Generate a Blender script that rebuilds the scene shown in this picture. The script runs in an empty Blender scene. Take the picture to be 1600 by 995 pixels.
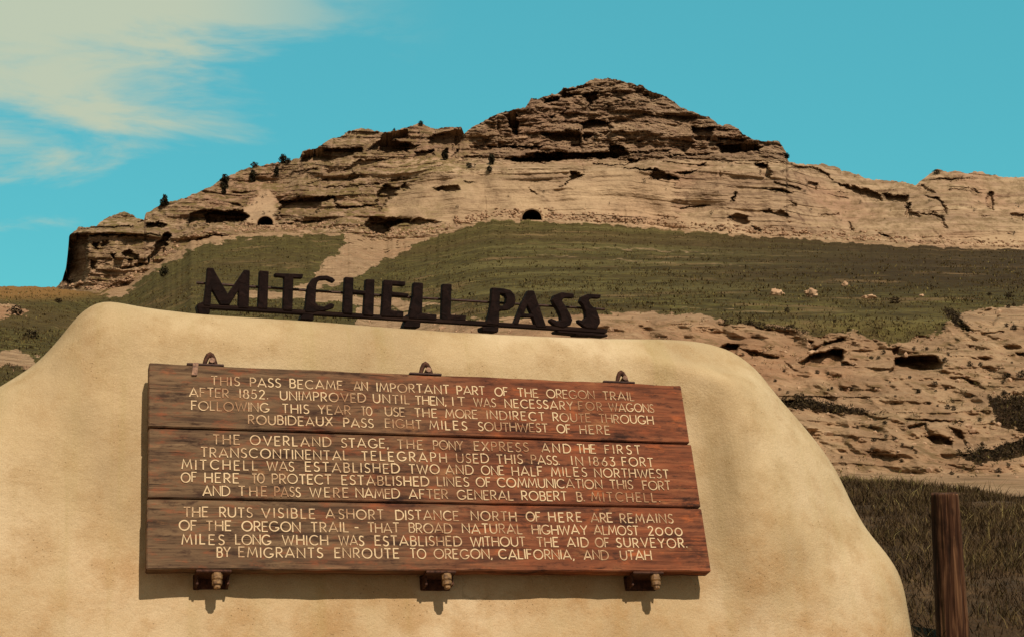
import bpy, bmesh, math, random
import numpy as np
from mathutils import Vector, Matrix
from mathutils.geometry import tessellate_polygon

random.seed(7)
RNG = np.random.default_rng(11)
S = bpy.context.scene
C = S.collection
R = math.radians

# ------------------------------------------------------------------ camera
F = 2500.0
PITCH = R(6.0)
EYE = Vector((0.0, 0.0, 1.6))
cd = bpy.data.cameras.new('camera')
cam = bpy.data.objects.new('camera', cd)
C.objects.link(cam)
cam.location = EYE
cam.rotation_euler = (R(90) + PITCH, 0, 0)
cd.sensor_width = 36.0
cd.lens = 36.0 * F / 1600.0
cd.clip_start = 0.1
cd.clip_end = 20000
S.camera = cam

# ------------------------------------------------------------------ light
SUN_EL, SUN_AZ = R(57), R(33)          # azimuth: to the right of straight behind the camera
to_sun = Vector((math.sin(SUN_AZ) * math.cos(SUN_EL), -math.cos(SUN_AZ) * math.cos(SUN_EL), math.sin(SUN_EL)))
sd = bpy.data.lights.new('sun', 'SUN')
sd.energy = 4.6
sd.angle = R(0.53)
sd.color = (1.0, 0.86, 0.72)
sun = bpy.data.objects.new('sun', sd)
C.objects.link(sun)
sun.rotation_euler = (-to_sun).to_track_quat('-Z', 'Y').to_euler()
sun.location = (20, -20, 60)

W = bpy.data.worlds.new('World')
S.world = W
W.use_nodes = True
wt = W.node_tree
wt.nodes.clear()


def wn(kind, **kw):
    n = wt.nodes.new(kind)
    for k, v in kw.items():
        setattr(n, k, v)
    return n


sky = wn('ShaderNodeTexSky', sky_type='NISHITA')
sky.sun_disc = False
sky.sun_elevation = SUN_EL
sky.sun_rotation = math.atan2(to_sun.x, to_sun.y)
sky.air_density = 1.0
sky.dust_density = 0.3
sky.ozone_density = 2.0
tint = wn('ShaderNodeMix', data_type='RGBA', blend_type='MULTIPLY')
tint.inputs[0].default_value = 1.0
tint.inputs[7].default_value = (0.40, 1.12, 0.90, 1)
wt.links.new(sky.outputs[0], tint.inputs[6])
tc = wn('ShaderNodeTexCoord')
# the cloud bank stands over one half of the sky, its lower edge running up to the right
dotn = wn('ShaderNodeVectorMath', operation='DOT_PRODUCT')
dotn.inputs[1].default_value = (-0.335, -0.331, 1.0)
wt.links.new(tc.outputs['Generated'], dotn.inputs[0])
mp = wn('ShaderNodeMapping')
mp.inputs['Scale'].default_value = (4.0, 4.0, 13.0)
mp.inputs['Rotation'].default_value = (0, R(-14), 0)
wt.links.new(tc.outputs['Generated'], mp.inputs[0])
cn = wn('ShaderNodeTexNoise')
cn.inputs['Scale'].default_value = 2.1
cn.inputs['Detail'].default_value = 7
cn.inputs['Roughness'].default_value = 0.58
cn.inputs['Distortion'].default_value = 0.5
wt.links.new(mp.outputs[0], cn.inputs['Vector'])
m1 = wn('ShaderNodeMath', operation='MULTIPLY_ADD')       # noise*0.16 - 0.08
m1.inputs[1].default_value = 0.34
m1.inputs[2].default_value = -0.170
wt.links.new(cn.outputs[0], m1.inputs[0])
m2 = wn('ShaderNodeMath', operation='ADD')
wt.links.new(m1.outputs[0], m2.inputs[0])
wt.links.new(dotn.outputs['Value'], m2.inputs[1])
mr = wn('ShaderNodeMapRange', interpolation_type='SMOOTHSTEP')
mr.inputs[1].default_value = -0.040
mr.inputs[2].default_value = 0.055
mr.inputs[4].default_value = 0.94
wt.links.new(m2.outputs[0], mr.inputs[0])
mixc = wn('ShaderNodeMix', data_type='RGBA')
mixc.inputs[7].default_value = (5.4, 5.9, 4.4, 1)
clz = wn('ShaderNodeMapRange', interpolation_type='SMOOTHSTEP')
for i_, v_ in enumerate((0.42, 0.75, 1.0, 0.10)):
    clz.inputs[i_ + 1].default_value = v_
sepc = wn('ShaderNodeSeparateXYZ')
wt.links.new(tc.outputs['Generated'], sepc.inputs[0])
wt.links.new(sepc.outputs[2], clz.inputs[0])
cm = wn('ShaderNodeMath', operation='MULTIPLY')
wt.links.new(mr.outputs[0], cm.inputs[0])
wt.links.new(clz.outputs[0], cm.inputs[1])
side = wn('ShaderNodeVectorMath', operation='DOT_PRODUCT')
side.inputs[1].default_value = (-1.0, -0.13, 0.0)
wt.links.new(tc.outputs['Generated'], side.inputs[0])
sm = wn('ShaderNodeMapRange', interpolation_type='SMOOTHSTEP')
sm.inputs[1].default_value = -0.10
sm.inputs[2].default_value = 0.09
wt.links.new(side.outputs['Value'], sm.inputs[0])
cm2 = wn('ShaderNodeMath', operation='MULTIPLY')
wt.links.new(cm.outputs[0], cm2.inputs[0])
wt.links.new(sm.outputs[0], cm2.inputs[1])
wt.links.new(cm2.outputs[0], mixc.inputs[0])
# warm tone added to the unseen sky behind the viewer, to warm the shaded wall
warm_fill = wn('ShaderNodeMapRange', interpolation_type='SMOOTHSTEP')
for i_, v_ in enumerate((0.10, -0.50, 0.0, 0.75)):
    warm_fill.inputs[i_ + 1].default_value = v_
wt.links.new(sepc.outputs[1], warm_fill.inputs[0])
mix_fill = wn('ShaderNodeMix', data_type='RGBA')
mix_fill.inputs[7].default_value = (3.6, 2.7, 2.1, 1)
wt.links.new(warm_fill.outputs[0], mix_fill.inputs[0])
wt.links.new(mixc.outputs[2], mix_fill.inputs[6])
even = wn('ShaderNodeMix', data_type='RGBA')
even.inputs[0].default_value = 0.60
even.inputs[7].default_value = (0.98, 5.15, 6.05, 1)
wt.links.new(tint.outputs[2], even.inputs[6])
sepz = wn('ShaderNodeSeparateXYZ')
wt.links.new(tc.outputs['Generated'], sepz.inputs[0])
deep = wn('ShaderNodeMapRange', interpolation_type='SMOOTHSTEP')
for i_, v_ in enumerate((0.32, 0.80, 1.0, 0.62)):
    deep.inputs[i_ + 1].default_value = v_
wt.links.new(sepz.outputs[2], deep.inputs[0])
dk = wn('ShaderNodeVectorMath', operation='SCALE')
wt.links.new(even.outputs[2], dk.inputs[0])
wt.links.new(deep.outputs[0], dk.inputs['Scale'])
wt.links.new(dk.outputs[0], mixc.inputs[6])
bg = wn('ShaderNodeBackground')
bg.inputs[1].default_value = 0.10
wt.links.new(mix_fill.outputs[2], bg.inputs[0])
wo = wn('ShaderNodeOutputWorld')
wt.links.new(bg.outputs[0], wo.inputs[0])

vs = S.view_settings
vs.view_transform = 'Standard'
vs.look = 'None'
vs.exposure = 0.0
vs.gamma = 1.0
S.render.engine = 'CYCLES'


# ------------------------------------------------------------------ pixel <-> world
def ray(px, py):
    a = (np.asarray(px, float) - 800.0) / F
    b = (497.5 - np.asarray(py, float)) / F
    c, s = math.cos(PITCH), math.sin(PITCH)
    return a, c - b * s, s + b * c


def at(px, py, D):
    x, y, z = ray(px, py)
    t = np.asarray(D, float) / y
    return np.stack([x * t, y * t, z * t + EYE.z], -1)


def atv(px, py, D):
    return Vector([float(v) for v in at(px, py, D)])


# ------------------------------------------------------------------ noise
_P = np.random.default_rng(3).permutation(256).astype(np.int64)
_P = np.concatenate([_P, _P, _P])
_G = np.random.default_rng(4).normal(size=(256, 3))
_G /= np.linalg.norm(_G, axis=1)[:, None]


def perlin(x, y, z):
    x, y, z = np.broadcast_arrays(np.asarray(x, float), np.asarray(y, float), np.asarray(z, float))
    xi, yi, zi = np.floor(x).astype(np.int64), np.floor(y).astype(np.int64), np.floor(z).astype(np.int64)
    xf, yf, zf = x - xi, y - yi, z - zi
    u, v, w = [t * t * t * (t * (t * 6 - 15) + 10) for t in (xf, yf, zf)]
    xi &= 255; yi &= 255; zi &= 255
    out = 0
    for dx in (0, 1):
        wx = u if dx else 1 - u
        for dy in (0, 1):
            wy = v if dy else 1 - v
            for dz in (0, 1):
                wz = w if dz else 1 - w
                g = _G[_P[_P[_P[xi + dx] + yi + dy] + zi + dz]]
                out = out + wx * wy * wz * (g[..., 0] * (xf - dx) + g[..., 1] * (yf - dy) + g[..., 2] * (zf - dz))
    return out * 1.5


def fbm(x, y, z, o=4, lac=2.07, gain=0.5):
    s, a = 0, 1.0
    for i in range(o):
        s = s + a * perlin(np.asarray(x) * lac ** i + 17.3 * i, np.asarray(y) * lac ** i, np.asarray(z) * lac ** i + 5.1 * i)
        a *= gain
    return s


def sstep(a, b, x):
    t = np.clip((x - a) / (b - a), 0, 1)
    return t * t * (3 - 2 * t)


def poly_sd(px, py, poly):
    """signed distance (positive inside), only near the polygon's box"""
    P = np.array(poly, float)
    x0, y0 = P.min(0) - 8
    x1, y1 = P.max(0) + 8
    out = np.full(px.shape, -9.0)
    m = (px > x0) & (px < x1) & (py > y0) & (py < y1)
    X, Y = px[m], py[m]
    if X.size == 0:
        return out
    d = np.full(X.shape, 1e9)
    ins = np.zeros(X.shape, bool)
    n = len(P)
    for i in range(n):
        ax, ay = P[i]
        bx, by = P[(i + 1) % n]
        ex, ey = bx - ax, by - ay
        t = np.clip(((X - ax) * ex + (Y - ay) * ey) / (ex * ex + ey * ey + 1e-9), 0, 1)
        d = np.minimum(d, np.hypot(X - ax - t * ex, Y - ay - t * ey))
        c = ((ay > Y) != (by > Y)) & (X < (bx - ax) * (Y - ay) / (by - ay + 1e-12) + ax)
        ins ^= c
    out[m] = np.where(ins, d, -d)
    return out


# ------------------------------------------------------------------ objects
def link_mesh(name, me, mat=None, parent=None):
    o = bpy.data.objects.new(name, me)
    C.objects.link(o)
    if mat:
        me.materials.append(mat)
    if parent:
        o.parent = parent
    return o


def tag(o, label=None, cat=None, group=None, kind=None):
    if label: o['label'] = label
    if cat: o['category'] = cat
    if group: o['group'] = group
    if kind: o['kind'] = kind
    return o


def empty(name, loc=(0, 0, 0)):
    o = bpy.data.objects.new(name, None)
    o.empty_display_size = 0.3
    o.location = loc
    C.objects.link(o)
    return o


def np_mesh(name, V, faces, smooth=False, zone=None):
    """V (n,3), faces (m,k) all of one size"""
    V = np.asarray(V, np.float32)
    Fc = np.asarray(faces, np.int32)
    m, k = Fc.shape
    me = bpy.data.meshes.new(name)
    me.vertices.add(len(V))
    me.vertices.foreach_set('co', V.ravel())
    me.loops.add(m * k)
    me.loops.foreach_set('vertex_index', Fc.ravel())
    me.polygons.add(m)
    me.polygons.foreach_set('loop_start', np.arange(0, m * k, k, dtype=np.int32))
    try:
        me.polygons.foreach_set('loop_total', np.full(m, k, np.int32))
    except Exception:
        pass
    me.polygons.foreach_set('use_smooth', np.full(m, smooth, bool))
    if zone is not None:
        a = me.attributes.new('zone', 'FLOAT_COLOR', 'POINT')
        a.data.foreach_set('color', np.asarray(zone, np.float32).ravel())
    me.update()
    me.validate()
    return me


def grid_faces(nr, nc):
    i = np.arange(nr * nc).reshape(nr, nc)
    return np.stack([i[:-1, :-1], i[:-1, 1:], i[1:, 1:], i[1:, :-1]], -1).reshape(-1, 4)


def bm_obj(name, bm, mat, parent=None, smooth=False):
    me = bpy.data.meshes.new(name)
    bm.normal_update()
    bm.to_mesh(me)
    bm.free()
    if smooth:
        for p in me.polygons:
            p.use_smooth = True
    return link_mesh(name, me, mat, parent)


def add_box(bm, c, d, bevel=0.0, rot=None):
    r = bmesh.ops.create_cube(bm, size=1.0)
    vs_ = r['verts']
    for v in vs_:
        v.co = Vector((v.co.x * d[0], v.co.y * d[1], v.co.z * d[2]))
    if bevel:
        es = list({e for v in vs_ for e in v.link_edges})
        b = bmesh.ops.bevel(bm, geom=es, offset=bevel, segments=2, affect='EDGES')
        vs_ = list({v for f in b['faces'] for v in f.verts} | {v for v in vs_ if v.is_valid})
    for v in vs_:
        if rot: v.co = rot @ v.co
        v.co += Vector(c)
    return vs_


def add_cyl(bm, c, r, h, seg=12, axis='Z', r2=None):
    q = bmesh.ops.create_cone(bm, cap_ends=True, segments=seg, radius1=r, radius2=r if r2 is None else r2, depth=h)
    m = {'Z': Matrix(), 'Y': Matrix.Rotation(R(90), 4, 'X'), 'X': Matrix.Rotation(R(90), 4, 'Y')}[axis]
    for v in q['verts']:
        v.co = m @ v.co + Vector(c)


def add_tube(bm, pts, rad, seg=8):
    pts = [Vector(p) for p in pts]
    rings = []
    for i, p in enumerate(pts):
        t = (pts[min(i + 1, len(pts) - 1)] - pts[max(i - 1, 0)]).normalized()
        a = t.orthogonal().normalized() if i == 0 else (prev - t * prev.dot(t)).normalized()
        prev = a
        b = t.cross(a)
        r = rad[i] if isinstance(rad, (list, tuple)) else rad
        rings.append([bm.verts.new(p + (a * math.cos(k * math.tau / seg) + b * math.sin(k * math.tau / seg)) * r) for k in range(seg)])
    for i in range(len(rings) - 1):
        for k in range(seg):
            bm.faces.new((rings[i][k], rings[i][(k + 1) % seg], rings[i + 1][(k + 1) % seg], rings[i + 1][k]))
    bm.faces.new(rings[0][::-1])
    bm.faces.new(rings[-1])


# ------------------------------------------------------------------ materials
class NT:
    def __init__(self, name):
        self.m = bpy.data.materials.new(name)
        self.m.use_nodes = True
        self.t = self.m.node_tree
        self.b = self.t.nodes['Principled BSDF']
        self.b.inputs['Specular IOR Level'].default_value = 0.15
        self.b.inputs['Roughness'].default_value = 0.9

    def n(self, kind, **kw):
        n = self.t.nodes.new(kind)
        for k, v in kw.items():
            setattr(n, k, v)
        return n

    def l(self, a, b):
        self.t.links.new(a, b)

    def coord(self, kind='Object', scale=(1, 1, 1), rot=(0, 0, 0)):
        c = self.n('ShaderNodeTexCoord')
        m = self.n('ShaderNodeMapping')
        m.inputs['Scale'].default_value = scale
        m.inputs['Rotation'].default_value = rot
        self.l(c.outputs[kind], m.inputs[0])
        return m.outputs[0]

    def noise(self, vec, scale, detail=5, rough=0.55, dist=0.0):
        n = self.n('ShaderNodeTexNoise')
        n.inputs['Scale'].default_value = scale
        n.inputs['Detail'].default_value = detail
        n.inputs['Roughness'].default_value = rough
        n.inputs['Distortion'].default_value = dist
        self.l(vec, n.inputs['Vector'])
        return n.outputs[0]

    def ramp(self, fac, stops):
        r = self.n('ShaderNodeValToRGB')
        e = r.color_ramp.elements
        while len(e) < len(stops):
            e.new(0.5)
        for i, (p, c) in enumerate(stops):
            e[i].position = p
            e[i].color = (*c, 1) if len(c) == 3 else c
        self.l(fac, r.inputs[0])
        return r.outputs[0]

    def rng(self, v, a, b, c=0.0, d=1.0):
        r = self.n('ShaderNodeMapRange')
        r.interpolation_type = 'SMOOTHSTEP'
        for i, q in enumerate((a, b, c, d)):
            r.inputs[i + 1].default_value = q
        self.l(v, r.inputs[0])
        return r.outputs[0]

    def mix(self, fac, a, b, mode='MIX'):
        m = self.n('ShaderNodeMix', data_type='RGBA', blend_type=mode)
        for i, v in ((0, fac), (6, a), (7, b)):
            if isinstance(v, (int, float)):
                m.inputs[i].default_value = v
            elif isinstance(v, tuple):
                m.inputs[i].default_value = (*v, 1)
            else:
                self.l(v, m.inputs[i])
        return m.outputs[2]

    def math(self, op, a, b):
        m = self.n('ShaderNodeMath', operation=op)
        for i, v in enumerate((a, b)):
            if isinstance(v, (int, float)):
                m.inputs[i].default_value = v
            else:
                self.l(v, m.inputs[i])
        return m.outputs[0]

    def zone(self):
        a = self.n('ShaderNodeAttribute', attribute_name='zone')
        s = self.n('ShaderNodeSeparateColor')
        self.l(a.outputs['Color'], s.inputs[0])
        self.za = a.outputs['Alpha']
        return s.outputs

    def out(self, col, rough=None, bump=None, strength=0.5, dist=0.02, spec=None):
        if isinstance(col, tuple):
            self.b.inputs['Base Color'].default_value = (*col, 1)
        else:
            self.l(col, self.b.inputs['Base Color'])
        if rough is not None: self.b.inputs['Roughness'].default_value = rough
        if spec is not None: self.b.inputs['Specular IOR Level'].default_value = spec
        if bump is not None:
            bp = self.n('ShaderNodeBump')
            bp.inputs['Strength'].default_value = strength
            bp.inputs['Distance'].default_value = dist
            self.l(bump, bp.inputs['Height'])
            self.l(bp.outputs[0], self.b.inputs['Normal'])
        return self.m


def lin(r, g, b):
    f = lambda c: (c / 255 / 12.92) if c <= 10 else ((c / 255 + 0.055) / 1.055) ** 2.4
    return (f(r), f(g), f(b))


def mat_plaster():
    t = NT('cream_plaster')
    v = t.coord()
    big = t.noise(v, 1.3, 4, 0.6)
    mid = t.noise(v, 7.0, 6, 0.65)
    fine = t.noise(v, 90.0, 4, 0.7)
    col = t.ramp(big, [(0.30, lin(158, 137, 104)), (0.50, lin(181, 159, 122)), (0.70, lin(200, 180, 146))])
    col = t.mix(t.rng(mid, 0.42, 0.72, 0, 0.5), col, lin(150, 120, 80))
    # streaks run down the face
    vs2 = t.coord(scale=(9.0, 0.35, 1.0))
    st = t.noise(vs2, 1.0, 5, 0.6, 0.4)
    col = t.mix(t.rng(st, 0.52, 0.75, 0, 0.30), col, lin(150, 136, 84))
    # tide of ochre dirt splashed up from the soil, and a grey-green stain right of the board
    z = t.zone()
    col = t.mix(t.math('MULTIPLY', z[0], t.rng(st, 0.25, 0.62, 0.3, 1.0)), col, lin(116, 98, 66))
    col = t.mix(t.math('MULTIPLY', z[1], t.rng(mid, 0.30, 0.70, 0.1, 0.8)), col, lin(172, 124, 72))
    col = t.mix(t.rng(fine, 0.55, 0.8, 0, 0.25), col, lin(150, 122, 78))
    grain = t.noise(v, 260.0, 3, 0.7)
    col = t.mix(t.rng(grain, 0.50, 0.72, 0, 0.40), col, lin(140, 116, 80))
    col = t.mix(t.rng(grain, 0.48, 0.28, 0, 0.35), col, lin(214, 192, 156))
    # hairline cracks and dark pores
    wv = t.n('ShaderNodeVectorMath', operation='ADD')
    nz = t.n('ShaderNodeTexNoise'); nz.inputs['Scale'].default_value = 5.0; nz.inputs['Detail'].default_value = 5
    t.l(v, nz.inputs['Vector'])
    scl = t.n('ShaderNodeVectorMath', operation='SCALE'); scl.inputs['Scale'].default_value = 0.22
    t.l(nz.outputs['Color'], scl.inputs[0])
    t.l(v, wv.inputs[0]); t.l(scl.outputs[0], wv.inputs[1])
    vo = t.n('ShaderNodeTexVoronoi', feature='DISTANCE_TO_EDGE'); vo.inputs['Scale'].default_value = 0.9
    t.l(wv.outputs[0], vo.inputs['Vector'])
    cr = t.math('MULTIPLY', t.rng(vo.outputs['Distance'], 0.0, 0.004, 1, 0), t.rng(big, 0.56, 0.66, 0, 0.35))
    col = t.mix(cr, col, lin(120, 98, 68))
    vp = t.n('ShaderNodeTexVoronoi'); vp.inputs['Scale'].default_value = 55.0
    t.l(v, vp.inputs['Vector'])
    pore = t.math('MULTIPLY', t.rng(vp.outputs['Distance'], 0.06, 0.16, 1, 0), t.rng(mid, 0.50, 0.62))
    col = t.mix(t.math('MULTIPLY', pore, 0.6), col, lin(110, 88, 58))
    h = t.math('ADD', t.math('MULTIPLY', mid, 1.0), t.math('MULTIPLY', fine, 0.34))
    h = t.math('SUBTRACT', h, t.math('MULTIPLY', t.math('ADD', cr, pore), 0.25))
    return t.out(col, 0.95, h, 0.65, 0.014, 0.06)


def mat_plank():
    t = NT('stained_plank_wood')
    v = t.coord(scale=(2.6, 34.0, 34.0))
    g = t.noise(v, 1.0, 9, 0.70, 1.0)
    v2 = t.coord(scale=(1.0, 2.2, 2.2))
    b = t.noise(v2, 2.6, 5, 0.6)
    v3 = t.coord()
    sp = t.noise(v3, 60, 5, 0.7)
    red = t.ramp(g, [(0.30, lin(52, 29, 19)), (0.47, lin(106, 60, 38)), (0.60, lin(130, 78, 50)), (0.75, lin(156, 102, 68))])
    gry = t.ramp(g, [(0.30, lin(48, 35, 26)), (0.47, lin(92, 71, 51)), (0.60, lin(114, 91, 66)), (0.75, lin(140, 116, 88))])
    sx = t.n('ShaderNodeSeparateXYZ')
    c = t.n('ShaderNodeTexCoord')
    t.l(c.outputs['Object'], sx.inputs[0])
    u = t.rng(t.math('ADD', sx.outputs[0], t.math('MULTIPLY', b, 1.1)), 0.95, 2.15, 0, 1)
    col = t.mix(u, gry, red)
    col = t.mix(t.rng(b, 0.56, 0.70, 0, 0.65), col, lin(58, 27, 20))
    bl = t.noise(t.coord(scale=(1.0, 3.0, 3.0)), 9.0, 6, 0.7)
    col = t.mix(t.rng(bl, 0.50, 0.68, 0, 0.55), col, lin(140, 74, 44))
    col = t.mix(t.rng(bl, 0.47, 0.32, 0, 0.80), col, lin(48, 28, 21))
    bk = t.noise(t.coord(scale=(0.8, 2.4, 2.4)), 5.0, 7, 0.75)
    col = t.mix(t.rng(bk, 0.53, 0.66, 0, 0.82), col, lin(40, 24, 18))
    ho = t.noise(t.coord(scale=(1.0, 3.0, 3.0)), 7.0, 6, 0.7)
    col = t.mix(t.math('MULTIPLY', u, t.rng(ho, 0.55, 0.70, 0, 0.6)), col, lin(176, 96, 52))
    col = t.mix(t.rng(sp, 0.58, 0.75, 0, 0.45), col, lin(60, 34, 24))
    spl = t.noise(t.coord(scale=(0.9, 42.0, 42.0)), 1.0, 2, 0.5, 0.6)
    ck = t.math('MULTIPLY', t.rng(t.math('ABSOLUTE', t.math('SUBTRACT', spl, 0.56), 0.0), 0.0, 0.012, 1, 0), t.rng(b, 0.44, 0.56))
    col = t.mix(t.math('MULTIPLY', ck, 0.85), col, lin(34, 18, 13))
    wr = t.rng(t.noise(t.coord(scale=(1.0, 2.6, 2.6)), 3.3, 7, 0.72), 0.56, 0.72, 0, 0.6)
    col = t.mix(wr, col, lin(160, 112, 72))
    h = t.math('SUBTRACT', t.math('ADD', g, t.math('MULTIPLY', sp, 0.3)), ck)
    return t.out(col, 0.82, h, 0.6, 0.004, 0.2)


def mat_paint(name='cream_lettering', a=0.57, b=0.80, k=0.80):
    t = NT(name)
    v = t.coord()
    n1 = t.noise(v, 5.0, 4, 0.6)
    n2 = t.noise(v, 70.0, 4, 0.65)
    f = t.math('ADD', t.math('MULTIPLY', n1, 0.85), t.math('MULTIPLY', n2, 0.40))
    col = t.mix(t.rng(f, a, b, 0, k), lin(210, 186, 148), lin(136, 92, 62))
    return t.out(col, 0.8, n2, 0.3, 0.002)


def mat_simple(name, a, b, scale=20, rough=0.8, metal=0.0, bump=0.3, dist=0.004, spec=0.15):
    t = NT(name)
    v = t.coord()
    n = t.noise(v, scale, 5, 0.6)
    t.b.inputs['Metallic'].default_value = metal
    return t.out(t.ramp(n, [(0.32, a), (0.68, b)]), rough, n, bump, dist, spec)


def mat_oldwood(name, cols, sc):
    t = NT(name)
    v = t.coord(scale=sc)
    g = t.noise(v, 1.0, 7, 0.62, 0.8)
    n = t.noise(t.coord(), 9, 4, 0.6)
    col = t.ramp(g, [(0.30, cols[0]), (0.5, cols[1]), (0.72, cols[2])])
    col = t.mix(t.rng(n, 0.5, 0.7, 0, 0.5), col, cols[0])
    return t.out(col, 0.85, g, 0.8, 0.008, 0.1)


def mat_rock():
    t = NT('layered_sandstone')
    v = t.coord()
    warp = t.noise(v, 0.03, 4, 0.55)
    vb = t.coord(scale=(0.012, 0.012, 0.55))
    b1 = t.noise(vb, 1.0, 6, 0.68, 0.6)
    vf = t.coord(scale=(0.07, 0.07, 1.0))
    b2 = t.noise(vf, 1.0, 4, 0.65, 0.5)
    n = t.noise(v, 0.35, 6, 0.68)
    col = t.ramp(b1, [(0.28, lin(112, 91, 73)), (0.45, lin(153, 128, 102)), (0.58, lin(171, 145, 115)), (0.75, lin(198, 173, 140))])
    col = t.mix(t.rng(b2, 0.42, 0.72, 0, 0.32), col, lin(120, 92, 74))
    col = t.mix(t.rng(warp, 0.46, 0.66, 0, 0.45), col, lin(160, 122, 98))
    col = t.mix(t.rng(n, 0.48, 0.70, 0, 0.75), col, lin(92, 68, 54))
    g = t.n('ShaderNodeNewGeometry')
    s = t.n('ShaderNodeSeparateXYZ')
    t.l(g.outputs['Normal'], s.inputs[0])
    z = t.zone()
    veg = t.math('MULTIPLY', t.rng(s.outputs[2], 0.45, 0.85), t.rng(n, 0.40, 0.55))
    col = t.mix(t.math('MULTIPLY', veg, z[1]), col, lin(104, 90, 52))
    mott = t.noise(t.coord(scale=(0.30, 0.30, 0.75)), 1.0, 7, 0.74)
    col = t.mix(t.math('MULTIPLY', z[2], t.rng(mott, 0.38, 0.64, 0.12, 0.80)), col, lin(106, 82, 66))
    col = t.mix(t.rng(mott, 0.52, 0.70, 0, 0.40), col, lin(112, 86, 68))
    fine = t.noise(v, 1.2, 5, 0.7)
    smooth = t.mix(t.rng(fine, 0.4, 0.7), lin(188, 162, 127), lin(169, 143, 110))
    col = t.mix(z[0], col, smooth)
    return t.out(col, 0.95, t.math('ADD', fine, b2), 0.7, 0.45, 0.05)


def mat_hill():
    t = NT('prairie_and_clay_soil')
    v = t.coord()
    z = t.zone()
    za = t.za
    n0 = t.noise(v, 0.012, 5, 0.6)
    n1 = t.noise(v, 0.30, 7, 0.72)
    n2 = t.noise(v, 1.1, 7, 0.78)
    vb = t.coord(scale=(0.007, 0.003, 0.24))
    band = t.noise(vb, 1.0, 4, 0.6, 0.5)
    g = t.ramp(n1, [(0.30, lin(50, 42, 24)), (0.5, lin(78, 68, 37)), (0.70, lin(110, 101, 54))])
    g = t.mix(t.math('MULTIPLY', za, t.rng(band, 0.50, 0.62, 0, 0.50)), g, lin(116, 105, 64))
    g = t.mix(t.math('MULTIPLY', za, t.rng(band, 0.46, 0.34, 0, 0.45)), g, lin(58, 44, 28))
    g = t.mix(t.rng(n0, 0.45, 0.62, 0, 0.45), g, lin(86, 66, 40))
    g = t.mix(t.rng(n2, 0.46, 0.66, 0, 0.8), g, lin(46, 37, 24))
    g = t.mix(z[2], g, lin(54, 39, 26))
    bare = t.noise(t.coord(scale=(0.05, 0.03, 0.16)), 1.0, 7, 0.7)
    g = t.mix(t.rng(bare, 0.56, 0.66, 0, 0.55), g, lin(128, 102, 70))
    s = t.ramp(n1, [(0.30, lin(116, 91, 68)), (0.5, lin(150, 121, 92)), (0.70, lin(178, 148, 114))])
    s = t.mix(t.rng(n2, 0.50, 0.72, 0, 0.65), s, lin(116, 90, 66))
    s = t.mix(t.rng(n0, 0.50, 0.64, 0, 0.4), s, lin(150, 100, 70))
    veg = t.rng(t.noise(v, 0.45, 6, 0.7), 0.52, 0.63, 0, 0.7)
    s = t.mix(veg, s, lin(104, 84, 54))
    zz = t.math('ADD', z[0], t.math('MULTIPLY', t.math('SUBTRACT', n1, 0.5), 0.7))
    col = t.mix(t.rng(zz, 0.38, 0.58), g, s)
    col = t.mix(t.rng(z[1], 0.1, 0.9, 0, 0.85), col, t.mix(t.rng(n2, 0.4, 0.7), lin(140, 102, 58), lin(104, 76, 44)))
    return t.out(col, 0.95, t.math('ADD', n1, t.math('MULTIPLY', n2, 0.5)), 0.9, 0.5, 0.05)


def mat_bank():
    t = NT('dry_bank_soil')
    v = t.coord()
    n1 = t.noise(v, 1.2, 6, 0.65)
    n2 = t.noise(v, 14, 5, 0.7)
    col = t.ramp(n1, [(0.3, lin(50, 37, 24)), (0.55, lin(80, 60, 38)), (0.75, lin(120, 92, 60))])
    col = t.mix(t.rng(n2, 0.5, 0.7, 0, 0.6), col, lin(44, 32, 20))
    return t.out(col, 0.95, n2, 0.8, 0.05)


def mat_leaf(name, stops):
    t = NT(name)
    z = t.zone()
    col = t.ramp(z[0], stops)
    return t.out(col, 0.8, spec=0.1)


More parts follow.
